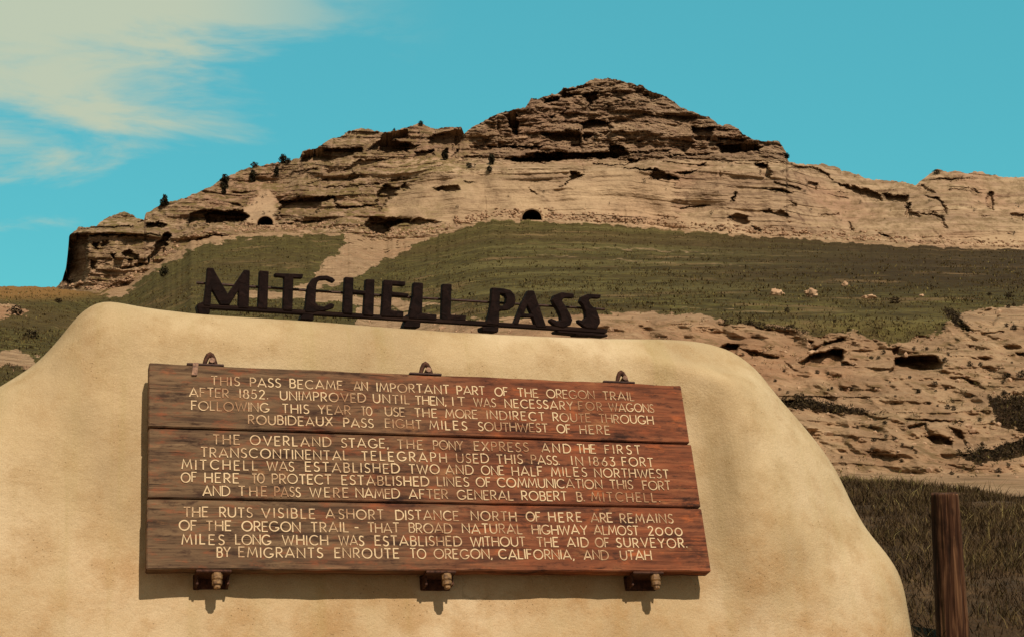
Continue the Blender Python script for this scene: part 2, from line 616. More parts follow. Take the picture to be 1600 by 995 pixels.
M = dict(
    plaster=mat_plaster(), plank=mat_plank(), paint=mat_paint(), paint_worn=mat_paint('worn_cream_lettering', 0.53, 0.75, 0.80),
    iron=mat_simple('dark_iron', lin(34, 22, 18), lin(64, 42, 34), 60, 0.55, 0.3),
    bright=mat_simple('worn_bright_metal', lin(66, 42, 29), lin(160, 124, 80), 70, 0.6, 0.2, spec=0.4),
    steel=mat_simple('rusty_loop_metal', lin(60, 42, 34), lin(120, 92, 72), 60, 0.5, 0.4),
    letter=mat_oldwood('dark_letter_wood', [lin(17, 11, 10), lin(27, 17, 15), lin(40, 27, 23)], (30, 30, 4)),
    rail=mat_oldwood('dark_rail_wood', [lin(18, 12, 10), lin(32, 21, 18), lin(62, 47, 39)], (3, 30, 30)),
    post=mat_oldwood('weathered_post_wood', [lin(26, 17, 11), lin(72, 46, 31), lin(130, 95, 66)], (40, 40, 2.2)),
    rock=mat_rock(), hill=mat_hill(), bank=mat_bank(),
    grass=mat_leaf('dry_grass', [(0.0, lin(44, 34, 22)), (0.40, lin(68, 52, 34)), (0.8, lin(98, 82, 50)), (1.0, lin(146, 132, 82))]),
    tuft=mat_leaf('prairie_tufts', [(0.0, lin(48, 37, 22)), (0.6, lin(84, 70, 40)), (1.0, lin(124, 112, 64))]),
    shrub=mat_leaf('dark_shrub_leaves', [(0.0, lin(34, 26, 18)), (0.6, lin(56, 44, 28)), (1.0, lin(82, 68, 42))]),
    juniper=mat_leaf('juniper_needles', [(0.0, lin(26, 24, 17)), (0.6, lin(44, 40, 25)), (1.0, lin(66, 58, 36))]),
    bark=mat_simple('grey_bark', lin(58, 42, 32), lin(92, 70, 54), 8, 0.9),
    concrete=mat_simple('tunnel_concrete', lin(130, 104, 78), lin(164, 134, 102), 0.6, 0.9),
    lining=mat_simple('tunnel_lining', lin(40, 28, 22), lin(62, 44, 34), 0.6, 0.95),
    rust=mat_simple('rusty_iron', lin(44, 27, 21), lin(92, 60, 44), 90, 0.7, 0.2),
    gravel_bounce=mat_simple('pinkish_bounce_gravel', lin(150, 112, 88), lin(196, 156, 126), 26, 0.95, bump=0.5, dist=0.02),
    stone=mat_simple('loose_sandstone', lin(128, 98, 76), lin(186, 154, 122), 0.8, 0.95, bump=0.5, dist=0.1),
    boulder=mat_simple('pale_boulder', lin(150, 118, 90), lin(200, 166, 132), 0.9, 0.9, bump=0.8, dist=0.3),
)

# ================================================================== THE MESA
RIDGE = np.array([(40, 470), (86, 452), (97, 440), (103, 420), (106, 395), (108, 370), (113, 366), (122, 356), (150, 353), (162, 343), (185, 333),
    (196, 330), (212, 340), (225, 344), (228, 332), (240, 325), (252, 318), (270, 316), (290, 308), (320, 296), (333, 290), (345, 280),
    (360, 273), (385, 265), (400, 258), (430, 257), (445, 252), (468, 249), (472, 240), (480, 234), (495, 232), (510, 222), (530, 215),
    (548, 205), (565, 200), (580, 203), (595, 208), (610, 206), (630, 199), (657, 193), (665, 198), (680, 202), (721, 200), (725, 211),
    (730, 205), (750, 193), (775, 180), (790, 174), (822, 165), (830, 153), (850, 151), (870, 148), (880, 139), (910, 134), (922, 125),
    (945, 123), (965, 124), (985, 130), (1005, 136), (1012, 143), (1040, 151), (1055, 160), (1065, 169), (1085, 176), (1110, 184),
    (1122, 193), (1142, 197), (1160, 208), (1175, 217), (1218, 224), (1228, 238), (1231, 252), (1245, 255), (1300, 259), (1330, 270),
    (1355, 279), (1385, 281), (1405, 287), (1430, 288), (1442, 278), (1455, 270), (1465, 264), (1480, 268), (1530, 269), (1550, 274),
    (1575, 278), (1600, 276), (1660, 285), (1720, 300), (1850, 330), (2000, 380)], float)
BASE = np.array([(40, 480), (86, 456), (110, 449), (150, 453), (185, 452), (205, 438), (235, 416), (262, 398), (300, 372), (350, 364), (420, 360), (540, 362),
    (600, 372), (680, 366), (720, 352), (770, 339), (810, 341), (830, 343), (900, 345), (1000, 352), (1150, 364), (1300, 374), (1450, 383), (1600, 387),
    (1800, 392), (2000, 398)], float)


def ridge_y(px): return np.interp(px, RIDGE[:, 0], RIDGE[:, 1])
def base_y(px): return np.interp(px, BASE[:, 0], BASE[:, 1])


TILE = {1: (80, 290, 5.0), 2: (320, 180, 4.975), 3: (560, 180, 4.975), 4: (760, 110, 5.0), 5: (980, 130, 4.975), 6: (1100, 220, 5.0), 7: (1340, 240, 6.154),
        8: (1100, 470, 6.4), 9: (1350, 470, 6.4), 10: (1250, 600, 4.571)}


def tp(t, pts):
    ox, oy, s = TILE[t]
    return [(ox + x / s, oy + y / s) for x, y in pts]


# hollows and undercut ledges of the cliffs: (tile, depth in metres, outline)
HOLLOWS = [
    (1, 9, [(145, 400), (200, 375), (290, 390), (280, 560), (265, 740), (160, 770), (90, 740), (130, 600)]),
    (1, 3, [(230, 325), (640, 312), (640, 328), (230, 345)]), (1, 2.5, [(300, 380), (850, 378), (850, 395), (300, 397)]),
    (1, 4, [(740, 295), (830, 285), (900, 310), (870, 335), (745, 340)]),
    (1, 5, [(1090, 215), (1200, 180), (1520, 220), (1550, 250), (1500, 275), (1300, 285), (1070, 325), (1060, 310)]),
    (1, 5, [(830, 430), (900, 370), (930, 380), (890, 520), (830, 545), (740, 630), (770, 550)]),
    (1, 2.5, [(320, 440), (370, 450), (370, 500), (325, 500)]), (1, 2.5, [(470, 530), (505, 530), (500, 580), (470, 575)]),
    (1, 3, [(555, 520), (600, 495), (690, 540), (680, 580), (570, 575)]), (1, 2, [(500, 640), (740, 600), (750, 620), (560, 660)]),
    (1, 2, [(390, 440), (450, 440), (440, 480), (400, 480)]), (1, 2, [(300, 590), (350, 580), (350, 660), (310, 660)]),
    (1, 2, [(1080, 440), (1200, 390), (1350, 380), (1500, 410), (1350, 430), (1100, 500)]), (1, 2, [(670, 282), (740, 262), (740, 290)]),
    (2, 5, [(750, 370), (770, 290), (850, 260), (960, 255), (1220, 260), (1210, 290), (1050, 345), (950, 370), (800, 375)]),
    (2, 5, [(1250, 270), (1380, 190), (1390, 150), (1440, 140), (1440, 200), (1592, 230), (1592, 290), (1400, 300), (1340, 280)]),
    (2, 5, [(0, 770), (100, 740), (300, 740), (350, 790), (300, 830), (0, 855)]),
    (2, 4.5, [(580, 680), (760, 640), (1020, 630), (1020, 650), (920, 680), (850, 770), (700, 810), (580, 810)]),
    (2, 2, [(570, 840), (900, 815), (900, 830), (600, 855)]),
    (2, 2.5, [(1010, 660), (1040, 700), (1150, 710), (1300, 690), (1310, 710), (1040, 735), (1005, 735)]),
    (2, 4, [(1340, 600), (1400, 540), (1510, 570), (1480, 620), (1420, 660), (1350, 760), (1330, 680)]),
    (2, 4.5, [(1240, 870), (1270, 780), (1400, 800), (1592, 800), (1592, 830), (1480, 870), (1400, 930), (1310, 920)]),
    (2, 1.5, [(670, 440), (870, 410), (870, 430), (680, 455)]), (2, 2, [(1060, 440), (1200, 350), (1480, 335), (1300, 390), (1120, 430)]),
    (2, 2, [(1080, 510), (1150, 440), (1240, 465), (1150, 520)]), (2, 1.5, [(900, 560), (1350, 530), (1350, 550), (950, 575)]),
    (2, 1.3, [(780, 530), (960, 500), (960, 515), (790, 540)]), (2, 1.5, [(0, 930), (130, 925), (290, 970), (100, 975)]),
    (2, 1.6, [(210, 600), (400, 590), (300, 620), (220, 620)]), (2, 1.6, [(190, 690), (250, 680), (300, 720), (200, 710)]),
    (3, 5, [(150, 280), (180, 150), (380, 115), (390, 180), (260, 190), (480, 240), (430, 270), (200, 300)]),
    (3, 4, [(550, 160), (640, 140), (810, 110), (815, 170), (770, 240), (620, 235), (545, 230)]),
    (3, 3, [(430, 280), (580, 270), (590, 310), (520, 350), (440, 330)]), (3, 3, [(650, 290), (690, 260), (695, 340), (650, 340)]),
    (3, 2, [(720, 320), (780, 260), (760, 330)]), (3, 2.5, [(870, 245), (1450, 240), (1400, 275), (1190, 258)]),
    (3, 5, [(1120, 345), (1400, 290), (1592, 290), (1592, 360), (1380, 385), (1180, 350)]),
    (3, 1.5, [(800, 330), (980, 315), (960, 335), (810, 345)]), (3, 1.5, [(740, 370), (880, 345), (860, 360), (740, 385)]),
    (3, 3, [(580, 570), (650, 550), (770, 545), (795, 575), (750, 605), (610, 590)]), (3, 2, [(320, 560), (370, 520), (410, 580), (330, 585)]),
    (3, 1.2, [(820, 512), (910, 525), (840, 533)]), (3, 2.5, [(370, 840), (450, 800), (640, 830), (560, 850), (420, 860)]),
    (3, 4, [(50, 870), (100, 840), (350, 810), (250, 880), (190, 960), (110, 910)]), (3, 1.5, [(1320, 570), (1400, 620), (1350, 612)]),
    (3, 1.5, [(500, 410), (660, 380), (650, 400), (510, 420)]), (3, 1.5, [(240, 510), (320, 490), (480, 490), (400, 505), (260, 520)]),
    (4, 5, [(130, 350), (230, 330), (250, 400), (245, 510), (205, 510), (175, 440), (165, 370)]), (4, 3, [(450, 220), (560, 210), (560, 250), (460, 265)]),
    (4, 2.5, [(570, 215), (600, 150), (770, 125), (760, 145), (610, 170), (720, 190), (600, 220)]),
    (4, 3, [(740, 190), (880, 160), (880, 200), (830, 260), (810, 320), (790, 270)]),
    (4, 2.5, [(420, 490), (730, 465), (740, 600), (660, 600), (650, 560), (520, 560)]),
    (4, 3.5, [(740, 410), (830, 380), (930, 395), (990, 450), (950, 520), (860, 500), (800, 540), (750, 560)]),
    (4, 5, [(380, 640), (640, 640), (780, 650), (950, 640), (960, 580), (1080, 600), (1120, 660), (1000, 690), (620, 700), (380, 730), (200, 710), (190, 690), (370, 680)]),
    (4, 2, [(820, 730), (1100, 735), (1200, 690), (1200, 715), (1080, 747), (820, 747)]), (4, 1.6, [(1020, 210), (1100, 230), (1060, 247)]),
    (4, 2, [(1180, 195), (1390, 190), (1390, 210), (1200, 210)]), (4, 1.5, [(1290, 233), (1370, 240), (1300, 252)]), (4, 1.5, [(1250, 322), (1330, 325), (1290, 342)]),
    (4, 2, [(0, 592), (400, 588), (390, 606), (0, 606)]), (4, 3.5, [(1080, 770), (1310, 765), (1480, 830), (1500, 860), (1280, 850), (1285, 795)]),
    (4, 2.5, [(655, 790), (700, 800), (770, 825), (690, 850), (570, 915), (650, 860)]), (4, 2, [(1130, 640), (1440, 620), (1440, 660), (1200, 660)]),
    (4, 1.5, [(480, 360), (540, 350), (520, 382)]), (4, 1.5, [(580, 320), (640, 300), (600, 342)]), (4, 1.3, [(930, 268), (990, 270), (960, 287)]),
    (4, 2, [(860, 120), (1000, 118), (1000, 128), (870, 130)]),
    (5, 3, [(500, 340), (690, 340), (660, 400), (640, 450), (520, 450)]), (5, 5, [(680, 480), (900, 470), (1050, 490), (1030, 530), (880, 545), (740, 545)]),
    (5, 2, [(700, 420), (960, 430), (960, 442), (720, 447)]), (5, 2.5, [(0, 580), (100, 600), (0, 640)]), (5, 2, [(350, 558), (650, 543), (650, 560), (350, 577)]),
    (5, 4, [(990, 620), (1090, 630), (1120, 700), (1100, 740), (1060, 740), (1020, 670)]), (5, 2, [(530, 640), (610, 620), (600, 650), (540, 660)]),
    (5, 2, [(370, 700), (600, 670), (440, 717)]), (5, 2, [(830, 850), (847, 850), (832, 925), (810, 925)]), (5, 1.5, [(400, 970), (640, 943), (640, 957), (410, 977)]),
    (5, 1.5, [(1050, 830), (1180, 815), (1300, 850), (1200, 852)]),
    (6, 2.5, [(540, 320), (680, 350), (770, 380), (750, 400), (670, 370), (550, 340)]), (6, 2.5, [(800, 325), (890, 330), (870, 385), (800, 370)]),
    (6, 2, [(450, 375), (560, 375), (690, 415), (560, 405)]), (6, 4, [(1000, 330), (1100, 345), (1280, 380), (1390, 425), (1390, 475), (1250, 440), (1100, 375)]),
    (6, 4, [(1390, 410), (1600, 435), (1590, 495), (1430, 470)]),
    (6, 2.5, [(600, 240), (720, 200), (860, 205), (980, 260), (1010, 320), (960, 275), (850, 230), (720, 225), (620, 245)]),
    (6, 2.5, [(440, 550), (500, 535), (550, 560), (600, 540), (690, 600), (600, 600), (540, 575)]),
    (6, 3.5, [(180, 600), (250, 565), (340, 590), (350, 640), (290, 665), (210, 620)]), (6, 2, [(360, 670), (450, 690), (440, 715), (390, 700)]),
    (6, 2, [(1140, 640), (1165, 680), (1160, 720), (1140, 710)]), (6, 2, [(1380, 730), (1440, 730), (1470, 770), (1420, 765)]),
    (6, 1.3, [(890, 578), (1050, 573), (1050, 592), (900, 594)]), (6, 1.5, [(960, 423), (1130, 450), (1120, 462)]), (6, 3, [(1575, 510), (1600, 510), (1600, 600), (1580, 580)]),
    (6, 1.5, [(640, 460), (720, 480), (720, 520), (620, 515), (700, 500)]), (6, 1.4, [(1040, 400), (1110, 405), (1060, 418)]),
    (7, 3, [(470, 500), (500, 470), (510, 560), (600, 600), (580, 620), (490, 620)]), (7, 2.5, [(560, 570), (740, 575), (830, 610), (850, 720), (830, 710), (800, 640), (700, 600)]),
    (7, 3, [(650, 405), (760, 420), (840, 490), (860, 590), (830, 560), (800, 490)]), (7, 2, [(570, 320), (640, 300), (750, 390), (600, 360)]),
    (7, 2, [(700, 250), (950, 233), (1150, 240), (900, 262)]), (7, 2, [(1080, 350), (1130, 340), (1180, 385), (1130, 390)]),
    (7, 3, [(1250, 360), (1300, 360), (1300, 540), (1270, 540), (1230, 440)]), (7, 1.5, [(1170, 598), (1300, 605), (1200, 622)]),
    (7, 2, [(1470, 580), (1600, 570), (1590, 650), (1480, 640)]), (7, 2, [(200, 760), (290, 770), (320, 830), (260, 810)]), (7, 1.2, [(420, 812), (570, 843), (440, 837)]),
    (7, 2, [(1130, 830), (1220, 840), (1200, 870)]), (7, 1.3, [(870, 348), (1060, 328), (1060, 345), (880, 367)]),
]
TUNNELS = [(tp(2, [(412, 856), (418, 815), (445, 790), (490, 788), (520, 812), (530, 856)]), 14), (tp(3, [(1268, 815), (1273, 770), (1305, 738), (1350, 727), (1395, 740), (1422, 775), (1428, 815)]), 18)]
SMOOTHCUT = [[(405, 300), (422, 297), (431, 305), (432, 345), (446, 356), (385, 352), (380, 332)],
             [(892, 275), (930, 262), (1015, 268), (1018, 278), (1055, 283), (1055, 340), (880, 343), (868, 332), (860, 310)],
             [(800, 305), (840, 308), (862, 330), (852, 345), (812, 345)],
             [(866, 341), (1050, 337), (1165, 350), (1172, 372), (1000, 360), (866, 352)], [(1470, 376), (1540, 366), (1640, 350), (1640, 376), (1540, 386)]]
PALE = [[(610, 300), (680, 275), (800, 276), (870, 290), (855, 345), (700, 352), (600, 340)]]


def mesa_depth(px, py, D0=None):
    """distance of the cliff face along each line of sight, metres"""
    ry = ridge_y(px)
    # wall, bench, cap
    d_main = np.interp(345 - py, [-150, -40, 0, 78, 96, 110, 230], [488, 494, 500, 507, 522, 527, 546])
    d_left = 500 + (350 - py) * 0.27
    d_right = 500 + (372 - py) * 0.30
    wl = 1 - sstep(560, 760, px)
    wr = sstep(1190, 1330, px)
    D = d_main * (1 - wl) * (1 - wr) + d_left * wl + d_right * wr
    # the shoulder block at the left end
    wb = 1 - sstep(215, 275, px)
    D = D * (1 - wb) + wb * np.interp(447 - py, [-40, 0, 85, 95, 120], [472, 480, 486, 493, 507])
    D = D + np.maximum(0, 140 - px) ** 1.3 * 0.10
    D = D + np.maximum(0, px - 1600) * 0.12
    D = D + 6 * fbm(px / 130.0, py / 160.0, 1.7, 3)
    return D


def build_mesa():
    cols = np.concatenate([np.linspace(44, 84, 12), np.arange(86, 1640, 1.15), np.linspace(1642, 1990, 60)])
    NR = 400
    s = np.linspace(0, 1, NR)
    jag = fbm(cols / 22.0, 3.3, 0.5, 5, gain=0.62) * 2.6 + np.round(fbm(cols / 30.0, 8.3, 0.5, 2) * 2.2) * 1.2
    ry = ridge_y(cols) + jag
    by = base_y(cols) + 45
    PY = ry[None, :] + (by - ry)[None, :] * s[:, None]
    PX = np.broadcast_to(cols[None, :], PY.shape).copy()
    D = mesa_depth(PX, PY)
    P0 = at(PX, PY, D)
    X, Y, Z = P0[..., 0], P0[..., 1], P0[..., 2]
    cut = np.zeros_like(D)
    ex, ey = PX + 5 * fbm(PX / 18, PY / 14, 2.4, 4), PY + 4 * fbm(PX / 16, PY / 12, 7.4, 4)
    for k_, p in enumerate(SMOOTHCUT):
        cut = np.maximum(cut, (0.95 if k_ == 0 else 0.80) * (sstep(-4.0, 5.0, poly_sd(ex * 0.6 + PX * 0.4, ey, p)) if k_ == 0 else sstep(-6.0, 8.0, poly_sd(ex, ey, p))))
    pale = np.zeros_like(D)
    for p in PALE:
        pale = np.maximum(pale, sstep(-6.0, 8.0, poly_sd(PX, PY, p)))
    calm = np.clip(cut * 0.9 + pale * 0.72, 0, 0.92)
    calm = np.maximum(calm, 0.55 * sstep(1200, 1330, PX))
    calm = np.maximum(calm, 0.55 * sstep(1040, 1080, PX) * sstep(262, 285, PY))
    # strata: benches of uneven height, broken along their length
    zw = Z + 2.6 * fbm(X / 60, Y / 60, 0.3, 3) + 0.03 * X
    for h, amp, sx in ((8.5, 2.6, 46), (4.0, 1.2, 22), (1.7, 0.5, 11)):
        q = zw / h + 0.6 * perlin(X / (sx * 4), 2.2, h)
        fr = q - np.floor(q)
        saw = np.where(fr < 0.80, fr / 0.80, (1 - fr) / 0.20)      # leans back, then an overhanging lip
        brk = 1.25 * sstep(-0.25, 0.55, fbm(X / sx, np.floor(q) * 3.7, h, 3)) + 0.08
        D = D + (saw - 0.5) * amp * brk * (1 - calm)
    rough = 1.5 * fbm(X / 9, Y / 30, Z / 4.5, 5, gain=0.58) + 0.4 * np.abs(fbm(X / 3.2, 4.0, Z / 2.2, 3)) + 3.0 * fbm(X / 32, 9.1, Z / 16, 3)
    hi = np.maximum(sstep(725, 745, PX) * (1 - sstep(1225, 1250, PX)) * (1 - sstep(246, 262, PY)), 0.30 * (1 - sstep(560, 700, PX)))
    rough = rough * (0.62 + 1.0 * hi) + hi * 1.5 * fbm(X / 5, 6.6, Z / 2.0, 5, gain=0.65)
    D = D + rough * (1 - calm * 0.93)
    # vertical joints
    jn = fbm(X / 6.5, 7.7, Z / 45, 3)
    D = D + 1.3 * sstep(0.62, 0.85, np.abs(jn)) * (1 - calm)
    wx = PX + 3.4 * fbm(PX / 11, PY / 6, 4.4, 5, gain=0.6)
    wy = PY + 2.4 * fbm(PX / 11, PY / 6, 9.4, 5, gain=0.65)
    for t, dep, pts in HOLLOWS:
        D = D + dep * (2.3 if t in (4, 5) else 1.0 if (dep == 9 or t == 7) else 1.15 if t == 6 else 1.5) * sstep(-1.2, 2.6, poly_sd(wx, wy, tp(t, pts)))
    for pts, dep in TUNNELS:
        D = D + dep * sstep(-0.3, 0.9, poly_sd(PX, PY, pts))
    V = at(PX, PY, D)
    # the back of the hill falls away behind the crest
    top = V[0]
    back = []
    for k, (dy, dz) in enumerate(((4, -1.0), (14, -5), (45, -22), (110, -60), (200, -120))):
        b = top.copy()
        b[:, 1] += dy
        b[:, 0] += b[:, 0] / 560 * dy
        b[:, 2] = np.maximum(b[:, 2] + dz + 1.0 * fbm(b[:, 0] / 12, k * 3.1, 0.2, 3), -6)
        back.append(b)
    V = np.concatenate([np.stack(back[::-1]), V], 0)
    nb = len(back)
    z = np.zeros(V.shape[:2] + (4,), np.float32)
    z[nb:, :, 0] = np.clip(np.where(PX < 460, cut * 0.42, cut * 0.45) + pale * 0.3, 0, 1)
    veg = 0.95 * (1 - sstep(640, 820, PX)) + 0.35 * sstep(640, 820, PX)
    capm = sstep(728, 760, PX) * (1 - sstep(1222, 1260, PX)) * (1 - sstep(244, 258, PY + 4 * fbm(PX / 20, PY / 9, 2.0, 3)))
    blk = sstep(465, 480, PX) * (1 - sstep(715, 728, PX)) * (1 - sstep(236, 252, PY))
    z[nb:, :, 2] = np.clip(capm + 0.8 * blk + 0.55 * (1 - sstep(560, 680, PX)) * (1 - blk), 0, 1)
    z[nb:, :, 1] = veg * (1 - cut)
    z[:nb, :, 1] = 0.4
    z[..., 3] = 1
    me = np_mesh('mesa', V.reshape(-1, 3), grid_faces(*V.shape[:2]), False, z.reshape(-1, 4))
    o = link_mesh('mesa', me, M['rock'])
    tag(o, kind='structure')
    return PX, PY, V[nb:]


MPX, MPY, MV = build_mesa()


def mesa_point(px, py):
    j = int(np.argmin(np.abs(MPX[0] - px)))
    i = int(np.argmin(np.abs(MPY[:, j] - py)))
    return Vector([float(q) for q in MV[i, j]])


# ================================================================== THE HILLSIDE (prairie slope and badlands)
HTOP = np.array([(-900, 520), (-300, 462), (0, 446), (60, 448), (100, 452), (150, 458), (200, 447), (235, 420), (262, 402), (300, 376), (350, 366), (420, 361), (540, 363),
    (600, 374), (680, 367), (720, 353), (770, 340), (830, 343), (900, 346), (1000, 353), (1150, 365), (1300, 375), (1450, 384), (1600, 388), (1800, 394), (2600, 430)], float)
SAND = [[(548, 358), (600, 352), (700, 358), (640, 385), (600, 408), (560, 432), (520, 447), (455, 452), (480, 440), (510, 410), (536, 386)],
        [(380, 452), (520, 458), (640, 470), (700, 478), (640, 482), (500, 470), (390, 464)],
        [(150, 462), (205, 436), (240, 408), (265, 394), (300, 366), (350, 356), (540, 354), (545, 364), (420, 368), (350, 374), (300, 388), (262, 410), (225, 432), (190, 462)],
        [(560, 478), (760, 500), (940, 489), (1100, 490), (1150, 505), (1230, 508), (1290, 527), (1330, 515), (1390, 540), (1420, 530), (1470, 520), (1500, 485), (1600, 478), (2600, 470), (2600, 775), (1420, 775), (1300, 741), (1200, 760), (500, 700)],
        [(-300, 478), (30, 478), (45, 487), (20, 494), (-300, 496)], [(-300, 552), (30, 546), (62, 562), (50, 576), (10, 572), (-300, 580)]]
DARKVEG = [[(1543, 622), (1600, 618), (1700, 615), (1700, 692), (1600, 678), (1560, 662)], [(1495, 710), (1560, 698), (1600, 686), (1700, 678), (1700, 716), (1600, 712), (1530, 726)],
           [(1475, 486), (1488, 487), (1520, 517), (1506, 516), (1487, 503)], [(1180, 628), (1250, 622), (1330, 640), (1380, 650), (1300, 645)],
           [(1100, 500), (1160, 508), (1300, 528), (1250, 518), (1180, 505)]]
GULLIES = [
    (8, 2.2, [(160, 460), (240, 425), (350, 435), (320, 550), (230, 510)]), (8, 0.9, [(350, 470), (600, 520), (750, 570), (740, 585), (480, 560)]),
    (8, 2.2, [(940, 620), (1080, 530), (1290, 480), (1390, 480), (1390, 600), (1500, 650), (1130, 670), (980, 645)]),
    (8, 1.3, [(1050, 490), (1200, 420), (1400, 360), (1410, 400), (1250, 440), (1080, 512)]), (8, 1.0, [(1040, 400), (1110, 395), (1070, 460)]),
    (8, 0.9, [(800, 600), (880, 660), (940, 700), (860, 680)]),
    (9, 2.6, [(310, 570), (480, 550), (720, 545), (790, 620), (780, 680), (520, 710), (380, 690), (245, 720), (300, 640)]),
    (9, 2.0, [(1090, 150), (1250, 80), (1340, 40), (1350, 160), (1290, 240), (1200, 190)]), (9, 1.2, [(800, 110), (880, 110), (1080, 300), (1000, 290), (880, 210)]),
    (9, 0.8, [(1020, 440), (1180, 458), (1050, 474)]), (9, 0.9, [(280, 480), (370, 430), (340, 530), (290, 550)]), (9, 0.8, [(1200, 320), (1400, 300), (1400, 320), (1220, 335)]),
    (9, 0.9, [(1500, 510), (1600, 520), (1600, 550), (1540, 545)]), (9, 1.0, [(980, 760), (1120, 800), (1220, 880), (1100, 880)]),
    (10, 0.8, [(745, 240), (900, 250), (1170, 265), (1165, 280), (930, 268), (750, 258)]), (10, 1.2, [(765, 300), (900, 270), (910, 330), (860, 330), (775, 325)]),
    (10, 0.9, [(890, 370), (1000, 360), (1090, 400), (1090, 450), (960, 430)]), (10, 0.8, [(1060, 300), (1150, 330), (1200, 440), (1100, 380)]),
    (10, 0.5, [(900, 530), (1050, 565), (1220, 605), (1190, 615), (1040, 580)]), (10, 0.35, [(1100, 655), (1300, 668), (1600, 672), (1600, 684), (1300, 682)]),
    (10, 0.6, [(150, 190), (260, 200), (380, 270), (300, 235)]), (10, 0.4, [(430, 470), (660, 488), (640, 497), (440, 482)]),
]


def build_hill():
    cols = np.concatenate([np.linspace(-880, -60, 50), np.arange(-50, 1670, 1.4), np.linspace(1680, 2580, 60)])
    NR = 430
    s = np.linspace(0, 1, NR)
    hy = np.interp(cols, HTOP[:, 0], HTOP[:, 1]) + fbm(cols / 26, 2.2, 0.9, 5, gain=0.65) * 2.6
    bot = 775.0
    PY = bot + (hy - bot)[None, :] * s[:, None]
    PX = np.broadcast_to(cols[None, :], PY.shape).copy()
    dtop = np.interp(cols, [-900, 0, 90, 190, 300, 560, 760, 1200, 2600], [330, 340, 400, 470, 497, 503, 507, 506, 520])
    D = 36 * (dtop[None, :] / 36) ** (s[:, None] ** 1.38)
    Db = np.exp(np.interp(-PY, [-776, -752, -740, -600, -500, -470, -420], np.log([36, 74, 88, 106, 124, 150, 238])))
    up = np.clip((420 - PY) / np.maximum(420 - hy[None, :], 1), 0, 1)
    Db = np.where(PY < 420, 238 * (dtop[None, :] / 238) ** up, Db)
    wb = sstep(560, 900, PX)
    D = np.exp(np.log(D) * (1 - wb) + np.log(Db) * wb)
    ker = np.array([1, 4, 6, 4, 1.0]) / 16
    for _ in range(3):
        D[2:-2] = sum(ker[k] * D[k:D.shape[0] - 4 + k] for k in range(5))
    P0 = at(PX, PY, D)
    X, Y, Z = P0[..., 0], P0[..., 1], P0[..., 2]
    wx = PX + 10 * fbm(PX / 28, PY / 12, 1.4, 6, gain=0.62)
    wy = PY + 6 * fbm(PX / 22, PY / 9, 6.4, 6, gain=0.62)
    sand = np.zeros_like(D)
    for p in SAND:
        sand = np.maximum(sand, sstep(-4.5, 4.5, poly_sd(wx, wy, p)))
    for p, am in (([(870, 383), (1000, 387), (1260, 403), (1000, 392)], 0.55), ([(820, 396), (1100, 411), (1380, 421), (1100, 416), (830, 400)], 0.5), ([(760, 422), (1000, 432), (1180, 440), (1000, 437)], 0.4),
                  ([(640, 440), (800, 452), (1000, 458), (800, 457)], 0.45), ([(1000, 478), (1150, 482), (1290, 492), (1150, 488)], 0.5), ([(240, 436), (300, 428), (420, 432), (300, 434)], 0.4), ([(60, 512), (110, 500), (150, 498), (90, 516)], 0.4)):
        sand = np.maximum(sand, 0.9 * am * sstep(-3.5, 2.5, poly_sd(PX + 9 * fbm(PX / 20, PY / 9, 3.4, 4), PY + 3.5 * fbm(PX / 20, PY / 9, 8.4, 4), p)))
    veg = np.zeros_like(D)
    for p in DARKVEG:
        veg = np.maximum(veg, sstep(-2, 3.0, poly_sd(wx, wy, p)))
    sand = np.maximum(sand, 0.70 * (1 - sstep(0, 7, PY - hy[None, :] + 5 * fbm(PX / 24, PY / 10, 2.2, 5, gain=0.6))) * sstep(120, 200, PX))
    sand = sand * (1 - veg)
    bad = sand * sstep(900, 1000, PX)
    lump = D / 500.0
    D = D + sand * (4.5 * lump + 0.4) * fbm(X / (14 * lump + 3), Y / 20, Z / 3.0, 5, gain=0.58)
    rill = np.abs(perlin(X / 5.5 + 0.9 * fbm(X / 9, Z / 5, 1.0, 3), 0.3, Z / 14.0)) + 0.5 * np.abs(perlin(X / 2.3 + 0.7 * fbm(X / 5, Z / 3, 4.0, 3), 7.3, Z / 7.0))
    D = D + bad * (3.6 * rill - 1.2 + 1.0 * fbm(X / 12.0, 3.3, Z / 4.0, 4))
    zq = Z + 0.5 * fbm(X / 14, 2.0, 0.3, 3)
    for h_, a_, sx_ in ((2.3, 0.9, 9), (0.9, 0.45, 5)):
        qq = zq / h_ + 0.4 * perlin(X / (sx_ * 3), 5.2, h_)
        f_ = qq - np.floor(qq)
        st_ = np.where(f_ < 0.70, f_ / 0.70, (1 - f_) / 0.30)
        D = D + bad * (st_ - 0.5) * a_ * 1.3 * sstep(-0.2, 0.5, fbm(X / sx_, np.floor(qq) * 3.1, h_, 3))
    left = sand * (1 - sstep(700, 800, PX)) * sstep(150, 260, D)
    D = D + left * (5.0 * np.abs(fbm((X + 0.5 * Z) / 9.0, 1.0, Z / 22.0, 4)) + 2.5 * fbm(X / 4.0, 2.0, Z / 2.0, 4))
    D = D + bad * 0.32 * fbm(X / 1.6, Y / 4.0, Z / 0.8, 4, gain=0.6)
    D = D + (1 - sand) * 5.0 * lump * fbm(X / 26, Y / 40, 0.2, 4)
    qt = Z / 4.6 + 0.5 * fbm(X / 70, 3.0, 0.2, 3)
    ft = qt - np.floor(qt)
    D = D + (1 - sand) * sstep(150, 230, D) * sstep(560, 700, PX) * 3.4 * np.where(ft < 0.6, ft / 0.6, (1 - ft) / 0.4) * sstep(-0.4, 0.4, fbm(X / 40, np.floor(qt) * 2.3, 1.0, 3))
